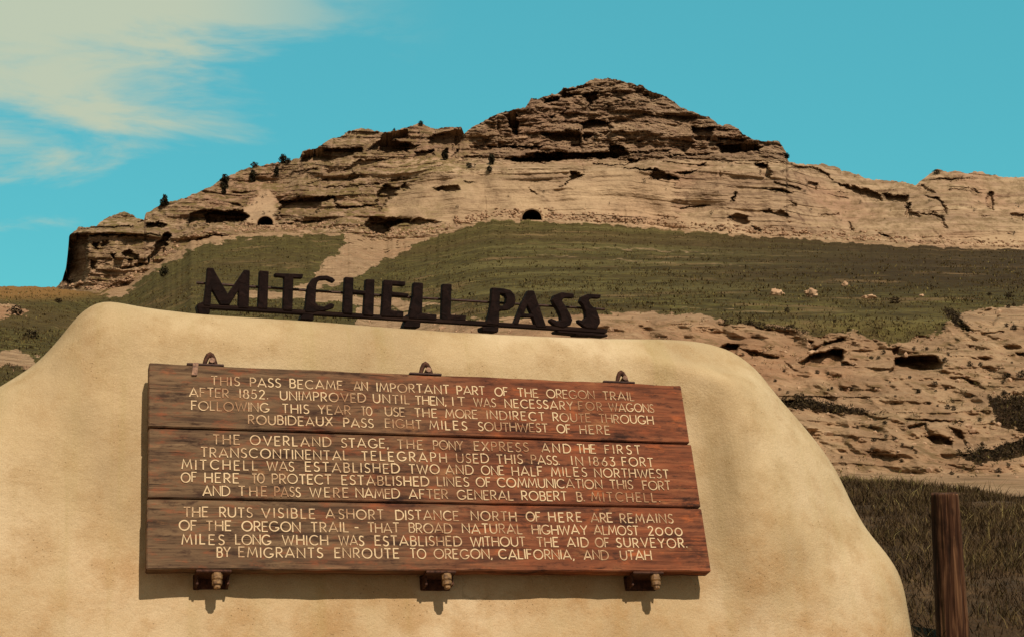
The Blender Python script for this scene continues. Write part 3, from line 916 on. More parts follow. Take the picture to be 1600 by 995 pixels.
    for t, dep, pts in GULLIES:
        D = D + dep * 1.4 * sstep(-1.4, 2.6, poly_sd(PX + 1.6 * fbm(PX / 8, PY / 6, 4.4, 3), PY + 1.2 * fbm(PX / 7, PY / 7, 9.4, 3), tp(t, pts)))
    V = at(PX, PY, D)
    z = np.zeros(V.shape[:2] + (4,), np.float32)
    z[..., 0] = sand
    z[..., 1] = (1 - sstep(60, 230, PX)) * sstep(455, 447, PY) if False else (1 - sstep(40, 260, PX)) * (1 - sstep(452, 482, PY))
    z[..., 2] = np.clip(veg + 0.75 * sstep(850, 1450, PX) * (1 - sstep(430, 480, PY)), 0, 1)
    z[..., 3] = sstep(580, 800, PX)
    # crest rolls over backwards
    top = V[-1]
    back = []
    for k, (dy, dz) in enumerate(((8, -0.6), (40, -6), (120, -40))):
        b = top.copy(); b[:, 1] += dy; b[:, 2] = np.maximum(b[:, 2] + dz, -6); back.append(b)
    VV = np.concatenate([V, np.stack(back)], 0)
    z = np.concatenate([z] + [z[-1:]] * 3, 0)
    me = np_mesh('hillside', VV.reshape(-1, 3), grid_faces(*VV.shape[:2])[:, ::-1], True, z.reshape(-1, 4))
    tag(link_mesh('hillside', me, M['hill']), kind='structure')
    return PX, PY, V, sand


HPX, HPY, HV, HSAND = build_hill()


def hill_point(px, py):
    j = int(np.argmin(np.abs(HPX[0] - px)))
    i = int(np.argmin(np.abs(HPY[:, j] - py)))
    return Vector([float(q) for q in HV[i, j]])


# ================================================================== NEAR BANK AND GROUND
def bank_z(x, y):
    x = np.asarray(x, float); y = np.asarray(y, float)
    b = np.interp(y, [-30, -4, 4, 9, 16, 24, 31, 36, 46], [0.0, 0.0, 0.35, 0.79, 1.20, 1.56, 1.72, 1.55, 0.4])
    drop = sstep(6.4, 9.0, x) * 0.55 * sstep(14, 28, y)
    return b - drop + 0.09 * fbm(x / 2.6, y / 2.6, 0.3, 4) + 0.02 * fbm(x / 0.4, y / 0.4, 2.3, 3)


gx = np.linspace(-45, 45, 330)
gy = np.linspace(-25, 46, 330)
GX, GY = np.meshgrid(gx, gy)
BV = np.stack([GX, GY, bank_z(GX, GY)], -1)
tag(link_mesh('bank', np_mesh('bank', BV.reshape(-1, 3), grid_faces(330, 330), True), M['bank']), kind='structure')
rx = np.linspace(-40, 40, 160); rz = np.linspace(-24, 3.6, 60)
QX, QY = np.meshgrid(rx, rz)
QV = np.stack([QX, QY, bank_z(QX, QY) + 0.03 + 0.02 * sstep(3.6, 2.6, QY)], -1)
tag(link_mesh('bounce_sheet', np_mesh('bounce_sheet', QV.reshape(-1, 3), grid_faces(60, 160), True), M['gravel_bounce']), kind='structure')  # pale gravel sheet out of view, added to bounce warm light onto the shaded wall
q = 6000.0
gm = np_mesh('ground', [(-q, -q, -7), (q, -q, -7), (q, q, -7), (-q, q, -7)], [(0, 1, 2, 3)])
tag(link_mesh('ground', gm, M['bank']), kind='structure')


def blades(name, P, H, Wd, lean, tone, mat, label):
    """one mesh of many grass blades (two-quad strips folded into triangles)"""
    n = len(P)
    a = RNG.uniform(0, math.tau, n)
    l = RNG.uniform(0, math.tau, n)
    side = np.stack([np.cos(a), np.sin(a), np.zeros(n)], -1) * Wd[:, None]
    ld = np.stack([np.cos(l), np.sin(l), np.zeros(n)], -1) * (H * lean)[:, None]
    up = np.array([0, 0, 1.0])
    b0, b1 = P - side, P + side
    mid = P + up * (H * 0.55)[:, None] + ld * 0.35
    m0, m1 = mid - side * 0.7, mid + side * 0.7
    tip = P + up * H[:, None] + ld
    V = np.stack([b0, b1, m0, m1, tip], 1).reshape(-1, 3)
    k = np.arange(n)[:, None] * 5
    Fc = np.concatenate([k + [0, 1, 3], k + [0, 3, 2], k + [2, 3, 4]], 0)
    z = np.zeros((n, 5, 4), np.float32)
    z[..., 0] = tone[:, None]
    z[..., 3] = 1
    o = link_mesh(name, np_mesh(name, V, Fc, False, z.reshape(-1, 4)), mat)
    tag(o, label, 'grass', kind='stuff')
    return o


nb_ = 560000
dd = np.sqrt(RNG.uniform(5.5 ** 2, 34 ** 2, nb_))
keep = RNG.uniform(0, 1, nb_) < np.clip(9.0 / dd, 0.25, 1)
dd = dd[keep]
pp = RNG.uniform(560, 2240, len(dd))
bx = (pp - 800) / F * dd
clump = fbm(bx / 0.7, dd / 0.7, 0.6, 3)
ok = RNG.uniform(-0.7, 0.5, len(dd)) < clump + 0.25
bx, dd, clump = bx[ok], dd[ok], clump[ok]
P = np.stack([bx, dd, bank_z(bx, dd) - 0.01], -1)
n = len(P)
H = RNG.uniform(0.03, 0.12, n) * np.where(RNG.uniform(0, 1, n) < 0.03, 1.9, 1.0) * (0.9 + 0.7 * clump) * np.interp(dd, [6, 30], [0.9, 1.3])
blades('dry_grass', P, H, RNG.uniform(0.0014, 0.0038, n) * np.interp(dd, [6, 12, 30], [1, 1.5, 3.0]), RNG.uniform(0.15, 1.1, n),
       np.clip(0.33 + 0.30 * clump + RNG.normal(0, 0.22, n) + np.where(H > 0.19, 0.12, 0) + 0.45 * sstep(26.5, 30, dd) * (1 - sstep(6, 8, bx)), 0, 1), M['grass'], 'brown dry grass covering the near bank around the wooden post')

# tufts on the prairie slope
nt = 42000
ii = RNG.integers(8, HPX.shape[0] - 6, nt)
jj = RNG.integers(45, HPX.shape[1] - 50, nt)
patch = fbm(HV[ii, jj, 0] / 9, HV[ii, jj, 1] / 16, 0.7, 4)
okk = (HSAND[ii, jj] < 0.25) & (RNG.uniform(-0.9, 0.6, nt) < patch)
ii, jj = ii[okk], jj[okk]
ii, jj = np.repeat(ii, 5), np.repeat(jj, 5)
dist = HV[ii, jj, 1]
P = HV[ii, jj] + RNG.normal(0, 0.35, (len(ii), 3)) * [1, 1, 0.05]
P[:, 2] -= 0.05
n = len(P)
H = RNG.uniform(0.12, 0.42, n) * np.interp(dist, [40, 200, 500], [0.35, 0.9, 1.3])
blades('prairie_grass', P, H, H * RNG.uniform(0.12, 0.35, n), RNG.uniform(0.1, 0.9, n), np.clip(0.45 + RNG.normal(0, 0.25, n), 0, 1), M['tuft'],
       'tufts of short prairie grass over the slope under the cliffs')


# ================================================================== LEAFY PLANTS
def leaf_cloud(name, pts, size, mat, parent=None, seed=0, sizes=None):
    r = np.random.default_rng(seed)
    n = len(pts)
    d = r.normal(size=(n, 3)); d /= np.linalg.norm(d, axis=1)[:, None]
    e = np.cross(d, r.normal(size=(n, 3))); e /= np.linalg.norm(e, axis=1)[:, None]
    sz = (size if sizes is None else sizes[:, None]) * r.uniform(0.6, 1.4, n)[:, None]
    P_ = np.asarray(pts)
    V = np.stack([P_ - d * sz, P_ + e * sz * 0.5, P_ + d * sz, P_ - e * sz * 0.5], 1).reshape(-1, 3)
    Fc = np.arange(n * 4).reshape(n, 4)
    z = np.zeros((n, 4, 4), np.float32)
    z[..., 0] = np.clip(r.normal(0.5, 0.28, n), 0, 1)[:, None]
    z[..., 3] = 1
    return np_mesh(name, V, Fc, False, z.reshape(-1, 4))


def crown_pts(n, kind, r):
    """points in a unit-tall crown standing on z=0"""
    out = []
    while len(out) < n:
        x, y, z_ = r.uniform(-0.7, 0.7), r.uniform(-0.7, 0.7), r.uniform(0.06, 1)
        if kind == 'cone':
            rad = 0.36 * (1 - z_) ** 0.75 + 0.03
        elif kind == 'slim':
            rad = 0.24 * math.sin(math.pi * min(1, z_ * 0.9 + 0.08)) ** 0.6
        else:
            rad = 0.62 * math.sin(math.pi * min(1, z_ * 0.85 + 0.12)) ** 0.5
        rad *= 0.78 + 0.5 * math.sin(3 * math.atan2(y, x) + 9 * z_) * 0.5 + r.uniform(-0.15, 0.2)
        if math.hypot(x, y) < rad:
            out.append((x, y, z_))
    return np.array(out)


def plant(name, base, h, kind, label, cat, seed, n=420, wide=1.0, group=None):
    r = np.random.default_rng(seed)
    pts = crown_pts(n, kind, r) * [h * wide, h * wide, h]
    root = empty(name, base)
    tag(root, label, cat, group)
    link_mesh('crown', leaf_cloud('crown', pts, h * 0.095, M['juniper'], seed=seed), M['juniper'], root)
    bm = bmesh.new()
    add_tube(bm, [(0, 0, -0.5), (0.04 * h, 0, 0.25 * h), (0.0, 0.03 * h, 0.7 * h)], [0.06 * h, 0.045 * h, 0.015 * h], 7)
    for k in range(4):
        a = k * 1.7 + seed
        add_tube(bm, [(0, 0, (0.2 + 0.1 * k) * h), (0.18 * h * math.cos(a) * wide, 0.18 * h * math.sin(a) * wide, (0.34 + 0.11 * k) * h)], [0.025 * h, 0.01 * h], 5)
    bm_obj('trunk', bm, M['bark'], root)
    return root


TREES = [  # px, py of foot, height px, kind, width, label
    (257, 322, 21, 'cone', 1.1, 'lone dark conical juniper on the left skyline of the mesa, above the low shoulder block'),
    (352, 292, 21, 'round', 0.55, 'dark bushy juniper where the left skyline steps up, leftmost of the cluster'),
    (351, 303, 18, 'slim', 0.8, 'slim dark juniper just under the bushy skyline juniper at the left'),
    (395, 284, 20, 'slim', 1.2, 'upright dark juniper below the flat-topped skyline bush'),
    (398, 261, 9, 'round', 1.2, 'small flat-topped bush on the left skyline before the double juniper'),
    (442, 255, 15, 'round', 0.7, 'taller of the two joined junipers on the left skyline'),
    (450, 255, 9, 'round', 0.8, 'shorter right half of the two joined junipers on the left skyline'),
    (432, 276, 17, 'slim', 1.0, 'thin dark juniper standing below the skyline, under the double juniper'),
    (616, 207, 8, 'cone', 1.1, 'tiny pointed juniper on the crest of the second rock block'),
    (658, 196, 8, 'round', 0.9, 'little bush on the highest point of the second rock block'),
    (733, 263, 9, 'round', 0.9, 'round dark bush on the bench left of the main peak, left one of the pair'),
    (764, 268, 10, 'round', 0.9, 'round dark bush on the bench left of the main peak, right one of the pair'),
    (696, 250, 18, 'slim', 1.2, 'dark upright juniper in the notch between second block and main peak'),
    (768, 257, 18, 'slim', 1.3, 'leaning dark juniper on the bench above the round bushes'),
    (1463, 272, 8, 'round', 1.4, 'low bush on top of the knoll at the right end of the skyline'),
    (1229, 248, 10, 'round', 0.7, 'green bush on the end of the overhanging ledge right of the peak'),
    (256, 432, 17, 'round', 0.7, 'dark shrub on the green slope below the left shoulder block'),
]
for k, (px, py, hp, kind, wd, lab) in enumerate(TREES):
    p = hill_point(px, py) if py > base_y(px) else mesa_point(px, py)
    h = hp * p.y / F
    plant('juniper_tree' if kind != 'round' else 'juniper_bush', p - Vector((0, 0.5, 0.25)), h, kind, lab, 'tree' if kind != 'round' else 'bush', 40 + k, 380, wd)

# shrubs dotted on the badlands and prairie: shared meshes, one object each
SHM = []
for k in range(4):
    r = np.random.default_rng(90 + k)
    pts = crown_pts(150, 'round', r)
    SHM.append(leaf_cloud('sagebrush', pts, 0.13, M['shrub'], seed=k))
    SHM[-1].materials.append(M['shrub'])


def t10(*pts): return [(1250 + x / 4.571, 600 + y / 4.571, h) for x, y, h in pts]
def t9(*pts): return [(1350 + x / 6.4, 470 + y / 6.4, h) for x, y, h in pts]
def t8(*pts): return [(1100 + x / 6.4, 470 + y / 6.4, h) for x, y, h in pts]


SHRUBS = (t10((700, 515, 10), (725, 555, 7), (1050, 178, 9), (1100, 185, 9), (915, 145, 7), (850, 62, 6), (1090, 130, 6), (985, 160, 4), (510, 320, 9), (605, 285, 7), (615, 380, 6), (735, 440, 6),
              (250, 360, 4), (1085, 645, 7), (1420, 630, 9), (1490, 585, 6), (295, 40, 5), (370, 40, 5), (225, 35, 5), (1285, 262, 6), (1375, 275, 5), (1350, 105, 6), (1465, 75, 7), (1550, 70, 6),
              (180, 540, 6), (300, 530, 5), (510, 470, 5), (800, 460, 6), (830, 495, 5), (930, 620, 5), (525, 405, 7), (680, 400, 7), (325, 185, 7), (110, 175, 7), (415, 315, 5), (1190, 440, 8), (1300, 430, 6),
              (1230, 90, 5), (680, 90, 4), (1420, 660, 4), (1130, 665, 4), (30, 170, 5), (200, 45, 5), (1040, 40, 4))
          + t9((505, 490, 7), (628, 490, 6), (745, 490, 5), (200, 525, 7), (810, 610, 9), (1165, 645, 7), (705, 840, 8), (550, 915, 8), (1400, 930, 8), (1385, 830, 5), (1500, 290, 10), (1425, 260, 7),
               (1060, 645, 9), (1430, 780, 12), (1575, 760, 13), (1475, 625, 4), (840, 540, 6), (455, 770, 5), (720, 905, 4), (820, 885, 4), (260, 815, 4), (70, 580, 6), (140, 580, 6), (130, 325, 5), (1500, 60, 7), (1440, 70, 7))
          + t8((880, 265, 7), (1130, 725, 7), (1245, 735, 6), (800, 712, 5), (385, 600, 5), (1370, 890, 6), (1485, 890, 6), (710, 810, 5), (680, 930, 6), (1280, 885, 4), (830, 120, 10), (1450, 300, 6), (380, 545, 6), (600, 525, 5), (1300, 215, 6), (80, 300, 5), (760, 890, 5), (840, 925, 5)))
for k, (px, py, hp) in enumerate(SHRUBS):
    p = hill_point(px, py)
    o = bpy.data.objects.new('sagebrush', SHM[k % 4])
    C.objects.link(o)
    h = hp * 0.95 * p.y / F
    o.location = p - Vector((0, 0.0, 0.08 * h))
    o.scale = (h * random.uniform(0.85, 1.2), h * random.uniform(0.8, 1.1), h)
    o.rotation_euler = (0, 0, random.uniform(0, 6.28))
    tag(o, 'small dark sagebrush dotting the pale eroded slope on the right', 'shrub', 'sagebrush on the eroded slope')
for k, (px, py, hp, lab) in enumerate([(24, 492, 16, 'broad dark bush on the brown prairie at the far left edge'), (92, 473, 9, 'small dark bush on the prairie left of the mound top'),
                                        (50, 528, 15, 'dark bush low on the prairie slope beside the left flank of the mound'), (1398, 474, 12, 'dark bush among the white rocks on the grassy slope'),
                                        (1577, 465, 10, 'dark bush on the grassy slope near the right edge'), (1546, 462, 6, 'tiny dark bush on the grassy slope, left of the one at the right edge')]):
    p = hill_point(px, py)
    h = hp * p.y / F
    o = bpy.data.objects.new('dark_bush', SHM[k % 4])
    C.objects.link(o)
    o.location = p - Vector((0, 0, 0.08 * h)); o.scale = (h * 1.3, h * 1.1, h)
    tag(o, lab, 'bush')


# low scrub on the cliff ledges and thickets in the gullies
def clumps(name, base, h, nleaf, mat, label):
    m_ = len(base)
    pts = np.repeat(base, nleaf, 0)
    hh = np.repeat(h, nleaf)
    off = RNG.normal(0, 0.34, (len(pts), 3)) * hh[:, None] * [1, 1, 0]
    off[:, 2] = RNG.uniform(0.05, 1, len(pts)) ** 1.3 * hh
    o = link_mesh(name, leaf_cloud(name, pts + off, 1.0, mat, seed=5, sizes=hh * 0.2), mat)
    tag(o, label, 'scrub', kind='stuff')


k_ = 1500
i_ = RNG.integers(6, MPX.shape[0] - 60, k_); j_ = RNG.integers(14, MPX.shape[1] - 62, k_)
w_ = np.where(MPX[i_, j_] < 720, 1.0, 0.42) * np.where((MPY[i_, j_] > 262) & (MPX[i_, j_] > 620), 0.30, 1.0)
ok_ = RNG.uniform(0, 1, k_) < w_ * (0.5 + 0.9 * fbm(MPX[i_, j_] / 40, MPY[i_, j_] / 9, 3.1, 3))
i_, j_ = i_[ok_], j_[ok_]
clumps('ledge_scrub', MV[i_, j_] - [0, 0.3, 0.1], RNG.uniform(0.35, 1.1, len(i_)), 26, M['shrub'], 'low dark scrub scattered along the ledges of the cliffs')
def rubble(name, base, size, mat, label):
    b = bmesh.new(); bmesh.ops.create_icosphere(b, subdivisions=1, radius=0.5)
    bv = np.array([tuple(v.co) for v in b.verts]); bf = np.array([[v.index for v in f.verts] for f in b.faces]); b.free()
    m_ = len(base)
    a = RNG.uniform(0, math.tau, m_); ca, sa = np.cos(a), np.sin(a)
    V = bv[None] * (1 + RNG.normal(0, 0.18, (m_, len(bv), 1))) * RNG.uniform(0.6, 1.3, (m_, 1, 3)) * [1, 1, 0.75]
    V = np.stack([V[..., 0] * ca[:, None] - V[..., 1] * sa[:, None], V[..., 0] * sa[:, None] + V[..., 1] * ca[:, None], V[..., 2]], -1)
    V = V * size[:, None, None] + base[:, None, :]
    Fc = (bf[None] + (np.arange(m_) * len(bv))[:, None, None]).reshape(-1, 3)
    tag(link_mesh(name, np_mesh(name, V.reshape(-1, 3), Fc, False), mat), label, 'rubble', kind='stuff')


k_ = 9000
i_ = RNG.integers(30, HPX.shape[0] - 4, k_); j_ = RNG.integers(45, HPX.shape[1] - 50, k_)
ok_ = (HSAND[i_, j_] > 0.5) & (fbm(HV[i_, j_, 0] / 6, HV[i_, j_, 2] / 2.5, 1.0, 3) > RNG.uniform(-0.5, 0.9, k_))
i_, j_ = i_[ok_], j_[ok_]
rubble('rubble', HV[i_, j_], RNG.uniform(0.08, 0.30, len(i_)) ** 1.0 * np.interp(HV[i_, j_, 1], [80, 140, 480], [0.9, 1.2, 3.2]) * np.where(RNG.uniform(0, 1, len(i_)) < 0.06, 2.2, 1.0), M['stone'],
       'loose pale stones strewn over the eroded slopes')
tb = []
for px_ in RNG.uniform(100, 1680, 1500):
    tb.append(mesa_point(px_, base_y(px_) - abs(RNG.normal(0, 7)) - 1))
tb = np.array([tuple(v) for v in tb])
rubble('scree', tb, RNG.uniform(0.3, 1.3, len(tb)), M['stone'], 'scree of fallen blocks along the foot of the cliffs')
k_ = 2600
i_ = RNG.integers(60, HPX.shape[0] - 6, k_); j_ = RNG.integers(45, HPX.shape[1] - 50, k_)
ok_ = (HSAND[i_, j_] < 0.6) & (HV[i_, j_, 1] > 100) & (fbm(HV[i_, j_, 0] / 20, HV[i_, j_, 1] / 30, 4.0, 3) > RNG.uniform(-0.3, 1.0, k_))
i_, j_ = i_[ok_], j_[ok_]
clumps('slope_scrub', HV[i_, j_] - [0, 0, 0.05], RNG.uniform(0.2, 0.6, len(i_)) * np.interp(HV[i_, j_, 1], [100, 500], [0.7, 1.4]), 16, M['shrub'], 'low dark scrub scattered through the prairie grass')
k_ = 3600
i_ = RNG.integers(30, HPX.shape[0] - 60, k_); j_ = RNG.integers(300, HPX.shape[1] - 50, k_)
ok_ = (HSAND[i_, j_] > 0.6) & (HPX[i_, j_] > 930) & (fbm(HV[i_, j_, 0] / 4, HV[i_, j_, 2] / 1.6, 6.0, 3) > RNG.uniform(-0.3, 0.9, k_))
i_, j_ = i_[ok_], j_[ok_]
clumps('slope_weeds', HV[i_, j_] - [0, 0, 0.03], RNG.uniform(0.10, 0.34, len(i_)), 14, M['tuft'], 'small dull weeds speckled over the eroded slope')
gsel = []
for poly, cnt in zip(DARKVEG, (420, 420, 160, 220, 160)):
    P_ = np.array(poly)
    qx = RNG.uniform(P_[:, 0].min(), min(P_[:, 0].max(), 1690), cnt * 3); qy = RNG.uniform(P_[:, 1].min(), P_[:, 1].max(), cnt * 3)
    in_ = poly_sd(qx, qy, poly) > 0
    gsel += [hill_point(a, b) for a, b in zip(qx[in_][:cnt], qy[in_][:cnt])]
gsel = np.array([tuple(v) for v in gsel])
clumps('gully_thicket', gsel, RNG.uniform(0.12, 0.42, len(gsel)), 22, M['shrub'], 'dark thicket filling the gullies of the eroded slope')


# pale boulders on the grassy slope
def boulder(px, py, wpx, hpx, lab, seed):
    p = hill_point(px, py)
    k = p.y / F
    bm = bmesh.new()
    r = np.random.default_rng(seed)
    for (dx, dz, s) in [(0, 0.0, 1.0)] + [(r.uniform(-0.45, 0.45), r.uniform(-0.2, 0.35), r.uniform(0.35, 0.6)) for _ in range(3)]:
        q_ = bmesh.ops.create_icosphere(bm, subdivisions=3, radius=0.5)
        for v in q_['verts']:
            c = v.co.copy()
            nn = float(fbm(c.x * 2 + seed, c.y * 2 + dx * 9, c.z * 2, 4))
            v.co = Vector(((c.x * s + dx) * wpx * k, c.y * s * wpx * k, (c.z * s + dz + 0.2) * hpx * k)) * (1 + 0.35 * nn)
    o = bm_obj('boulder', bm, M['boulder'])
    o.location = p
    tag(o, lab, 'rock')


boulder(1213, 462, 20, 13, 'pale leaning boulder on the grassy slope, leftmost of the white rocks', 1)
boulder(1269, 464, 18, 17, 'tall pale boulder pile on the grassy slope, second of the white rocks', 2)
boulder(1320, 447, 9, 11, 'small pale boulder set highest on the grassy slope', 3)
boulder(1357, 467, 18, 9, 'low flat pale boulder on the grassy slope left of the dark bush', 4)
boulder(1440, 464, 8, 6, 'little pale boulder on the grassy slope right of the dark bush', 5)


# tunnel portals
def portal(px, py, wpx, lab):
    """road tunnel mouth: arched concrete collar and a dark lining running into the hill"""
    D = float(mesa_point(px + wpx * 0.75, py - 4).y) - 1.2
    p = atv(px, py, D)
    k = D / F
    r = wpx * k / 2
    root = empty('road_tunnel', p)
    tag(root, lab, 'tunnel')
    n_ = 20
    arc = [(r * math.cos(math.pi * i / n_), r * 0.95 * math.sin(math.pi * i / n_)) for i in range(n_ + 1)]
    bm = bmesh.new()
    rows = []
    for s_, y in ((1.0, 0.0), (1.10, 0.0), (1.10, 3.0), (1.0, 3.0)):
        rows.append([bm.verts.new((x * s_, y, z_ * s_ - (0.4 if i in (0, n_) else 0))) for i, (x, z_) in enumerate(arc)])
    for a in range(4):
        for i in range(n_):
            bm.faces.new((rows[a][i], rows[a][i + 1], rows[(a + 1) % 4][i + 1], rows[(a + 1) % 4][i]))
    bmesh.ops.recalc_face_normals(bm, faces=bm.faces)
    bm_obj('collar', bm, M['concrete'], root)
    bm = bmesh.new()
    ra = [bm.verts.new((x * 0.995, 0.05, z_ * 0.995 - (0.5 if i in (0, n_) else 0))) for i, (x, z_) in enumerate(arc)]
    rb = [bm.verts.new((x * 0.995, 26, z_ * 0.995 - (0.5 if i in (0, n_) else 0))) for i, (x, z_) in enumerate(arc)]
    for i in range(n_):
        bm.faces.new((ra[i], ra[i + 1], rb[i + 1], rb[i]))
    bm.faces.new(rb)
    bm_obj('lining', bm, M['lining'], root)


portal(414.5, 350, 25, 'smaller dark road tunnel mouth under the pale fan-shaped cut at the left')
portal(831, 342, 31, 'larger dark arched road tunnel mouth at the top of the grassy slope')

# ================================================================== THE MONUMENT: board frame from the photographed corners
BW = 2.10
corn = np.array([(233, 567), (1065, 602), (1110, 892), (230, 888)], float)      # TL TR BR BL
uv = np.array([(0, 1), (1, 1), (1, 0), (0, 0)], float)
A = []
for (u, v), (x, y) in zip(uv, corn):
    X, Y = (x - 800) / F, (497.5 - y) / F
    A.append([u, v, 1, 0, 0, 0, -X * u, -X * v, -X])
    A.append([0, 0, 0, u, v, 1, -Y * u, -Y * v, -Y])
Hm = np.linalg.svd(np.array(A))[2][-1].reshape(3, 3)
if Hm[2, 2] < 0: Hm = -Hm
h1, h2, h3 = Hm[:, 0], Hm[:, 1], Hm[:, 2]
lam = BW / np.linalg.norm(h1)
BH = float(np.linalg.norm(h2) * lam)
r_ = h1 / np.linalg.norm(h1)
u_ = h2 - r_ * h2.dot(r_); u_ /= np.linalg.norm(u_)
org = h3 * lam
cP, sP = math.cos(PITCH), math.sin(PITCH)


def c2w(v, point=False):
    x, y, z = v
    w = Vector((x, z * cP - y * sP, z * sP + y * cP))
    return w + EYE if point else w


RX, UY = c2w(r_).normalized(), c2w(u_).normalized()
NZ = RX.cross(UY)                                   # out of the board, towards the viewer
BO = c2w(org, True)
BM = Matrix(((RX.x, UY.x, NZ.x, BO.x), (RX.y, UY.y, NZ.y, BO.y), (RX.z, UY.z, NZ.z, BO.z), (0, 0, 0, 1)))
print('board', BW, BH, 'origin', tuple(BO), 'normal', tuple(NZ))
Hinv = np.linalg.inv(Hm)


def on_plane(px, py, w=0.0):
    """photo pixel -> board-local (x, y) on the plane w metres in front of the board face"""
    x, y, z = ray(px, py)
    d = Vector((float(x), float(y), float(z)))
    o = BO + NZ * w
    t = (o - EYE).dot(NZ) / d.dot(NZ)
    p = EYE + d * t - BO
    return p.dot(RX), p.dot(UY)


TH = 0.055            # board thickness
GAP = 0.050           # air between board and wall
FACE = -(TH + GAP)    # wall face, local z

# ---- the mound
OUT = [(-620, 1500), (-560, 1000), (-330, 800), (-130, 690), (0, 612), (35, 590), (60, 571), (85, 543), (108, 514), (125, 494), (140, 483), (155, 478), (172, 478), (200, 483), (240, 488), (310, 494), (420, 500.5), (560, 510.5),
       (700, 520.5), (820, 527), (945, 532), (1040, 533), (1075, 535), (1110, 541), (1145, 555), (1172, 575), (1192, 600), (1212, 630), (1240, 662), (1270, 695), (1295, 730), (1313, 765), (1330, 800), (1352, 838),
       (1378, 868), (1396, 896), (1406, 925), (1412, 960), (1420, 1000), (1430, 1100), (1450, 1300), (1460, 1500)]


def build_mound():
    pts = np.array(OUT, float)
    seg = np.hypot(*np.diff(pts, axis=0).T)
    L = np.concatenate([[0], np.cumsum(seg)])
    n_ = 300
    t = np.linspace(0, L[-1], n_)
    px, py = np.interp(t, L, pts[:, 0]), np.interp(t, L, pts[:, 1])
    for _ in range(3):                                    # soften the corners
        px[1:-1] = 0.25 * px[:-2] + 0.5 * px[1:-1] + 0.25 * px[2:]
        py[1:-1] = 0.25 * py[:-2] + 0.5 * py[1:-1] + 0.25 * py[2:]
    rim_back = np.interp(px, [-600, 0, 90, 300, 900, 1060, 1250, 1500], [0.36, 0.32, 0.26, 0.11, 0.09, 0.13, 0.22, 0.26])
    rad = np.interp(px, [-600, 0, 90, 300, 900, 1060, 1250, 1500], [0.42, 0.38, 0.32, 0.20, 0.17, 0.26, 0.50, 0.56])
    for q_ in (rim_back, rad):
        for _ in range(60):
            q_[1:-1] = 0.25 * q_[:-2] + 0.5 * q_[1:-1] + 0.25 * q_[2:]
    B = np.array([on_plane(a, b, FACE - c) for a, b, c in zip(px, py, rim_back)])
    cx, cy = on_plane(640, 1560, FACE)
    # inward directions
    tg = np.gradient(B, axis=0)
    nrm = np.stack([tg[:, 1], -tg[:, 0]], -1)
    nrm /= np.linalg.norm(nrm, axis=1)[:, None]
    toc = np.array([cx, cy]) - B
    toc /= np.linalg.norm(toc, axis=1)[:, None]
    sgn = np.sign((nrm * toc).sum(1))[:, None]
    inn = nrm * sgn * 0.55 + toc * 0.45
    for _ in range(60):
        inn[1:-1] = 0.25 * inn[:-2] + 0.5 * inn[1:-1] + 0.25 * inn[2:]
    inn /= np.linalg.norm(inn, axis=1)[:, None]
    rings, deps = [], []
    # behind the rim: the flanks run back and close in
    for k in (6, 5, 4, 3, 2, 1):
        rings.append(B + inn * (0.018 * k * k)[..., None] if False else B + inn * (0.012 * k * k))
        deps.append(FACE - rim_back - 0.22 * k)
    m = 14
    for k in range(m + 1):
        a = k / m * math.pi / 2
        rings.append(B + inn * (rad * (1 - math.cos(a)))[:, None])
        deps.append(FACE - rim_back * (1 - math.sin(a)))
    edge = rings[-1]
    for k in range(1, 46):
        f = (k / 45) ** 0.85
        rings.append(edge * (1 - f) + np.array([cx, cy]) * f)
        deps.append(np.full(n_, FACE))
    Rr = np.stack(rings)
    Dp = np.stack(deps)
    X, Y = Rr[..., 0], Rr[..., 1]
    infl = np.concatenate([np.full(6, 0.4), np.linspace(0.4, 1, m + 1), np.ones(45)])[:, None]
    Dp = Dp + infl * (0.010 * fbm(X / 0.55, Y / 0.4, 0.7, 3) + 0.0035 * fbm(X / 0.11, Y / 0.11, 3.7, 3))
    # right of the board the plaster swells into a shoulder: dished on its left side, rounding off to the right
    line = np.array([on_plane(a, b, FACE) for a, b in ((1300, 1500), (1190, 1000), (1162, 860), (1157, 760), (1152, 680), (1135, 630), (1095, 590), (1030, 560))])
    xr = np.interp(Y, line[:, 1], line[:, 0])
    cz = X - xr + 0.012 * fbm(Y / 0.25, 1.0, 5.0, 3)
    prof = np.where(cz < 0, sstep(-0.24, 0.02, cz), 1 - sstep(-0.02, 0.55, cz))
    ext = sstep(-0.30, 0.20, Y) * (1 - sstep(0.80, 1.02, Y))
    Dp = Dp + 0.090 * prof * ext * infl
    V = np.stack([X, Y, Dp], -1)
    z = np.zeros(V.shape[:2] + (4,), np.float32)
    xs, ys = on_plane(1125, 700, FACE)
    z[..., 0] = sstep(-0.24, -0.04, cz) * (1 - sstep(-0.03, 0.06, cz)) * (0.30 * sstep(-0.2, 0.1, Y) + 0.42 * sstep(0.22, 0.36, Y) * (1 - sstep(0.52, 0.66, Y))) * (1 - sstep(0.72, 0.9, Y))
    z[..., 1] = (1 - sstep(-0.35, 0.45, Y + 0.18 * fbm(X / 0.5, Y / 0.5, 1.1, 3))) * 0.42
    z[..., 3] = 1
    me = np_mesh('concrete_mound', V.reshape(-1, 3), grid_faces(*V.shape[:2])[:, ::-1], True, z.reshape(-1, 4))
    o = link_mesh('concrete_mound', me, M['plaster'])
    o.matrix_world = BM
    tag(o, 'cream plastered mound monument carrying the wooden board and the raised letters', 'monument')


build_mound()

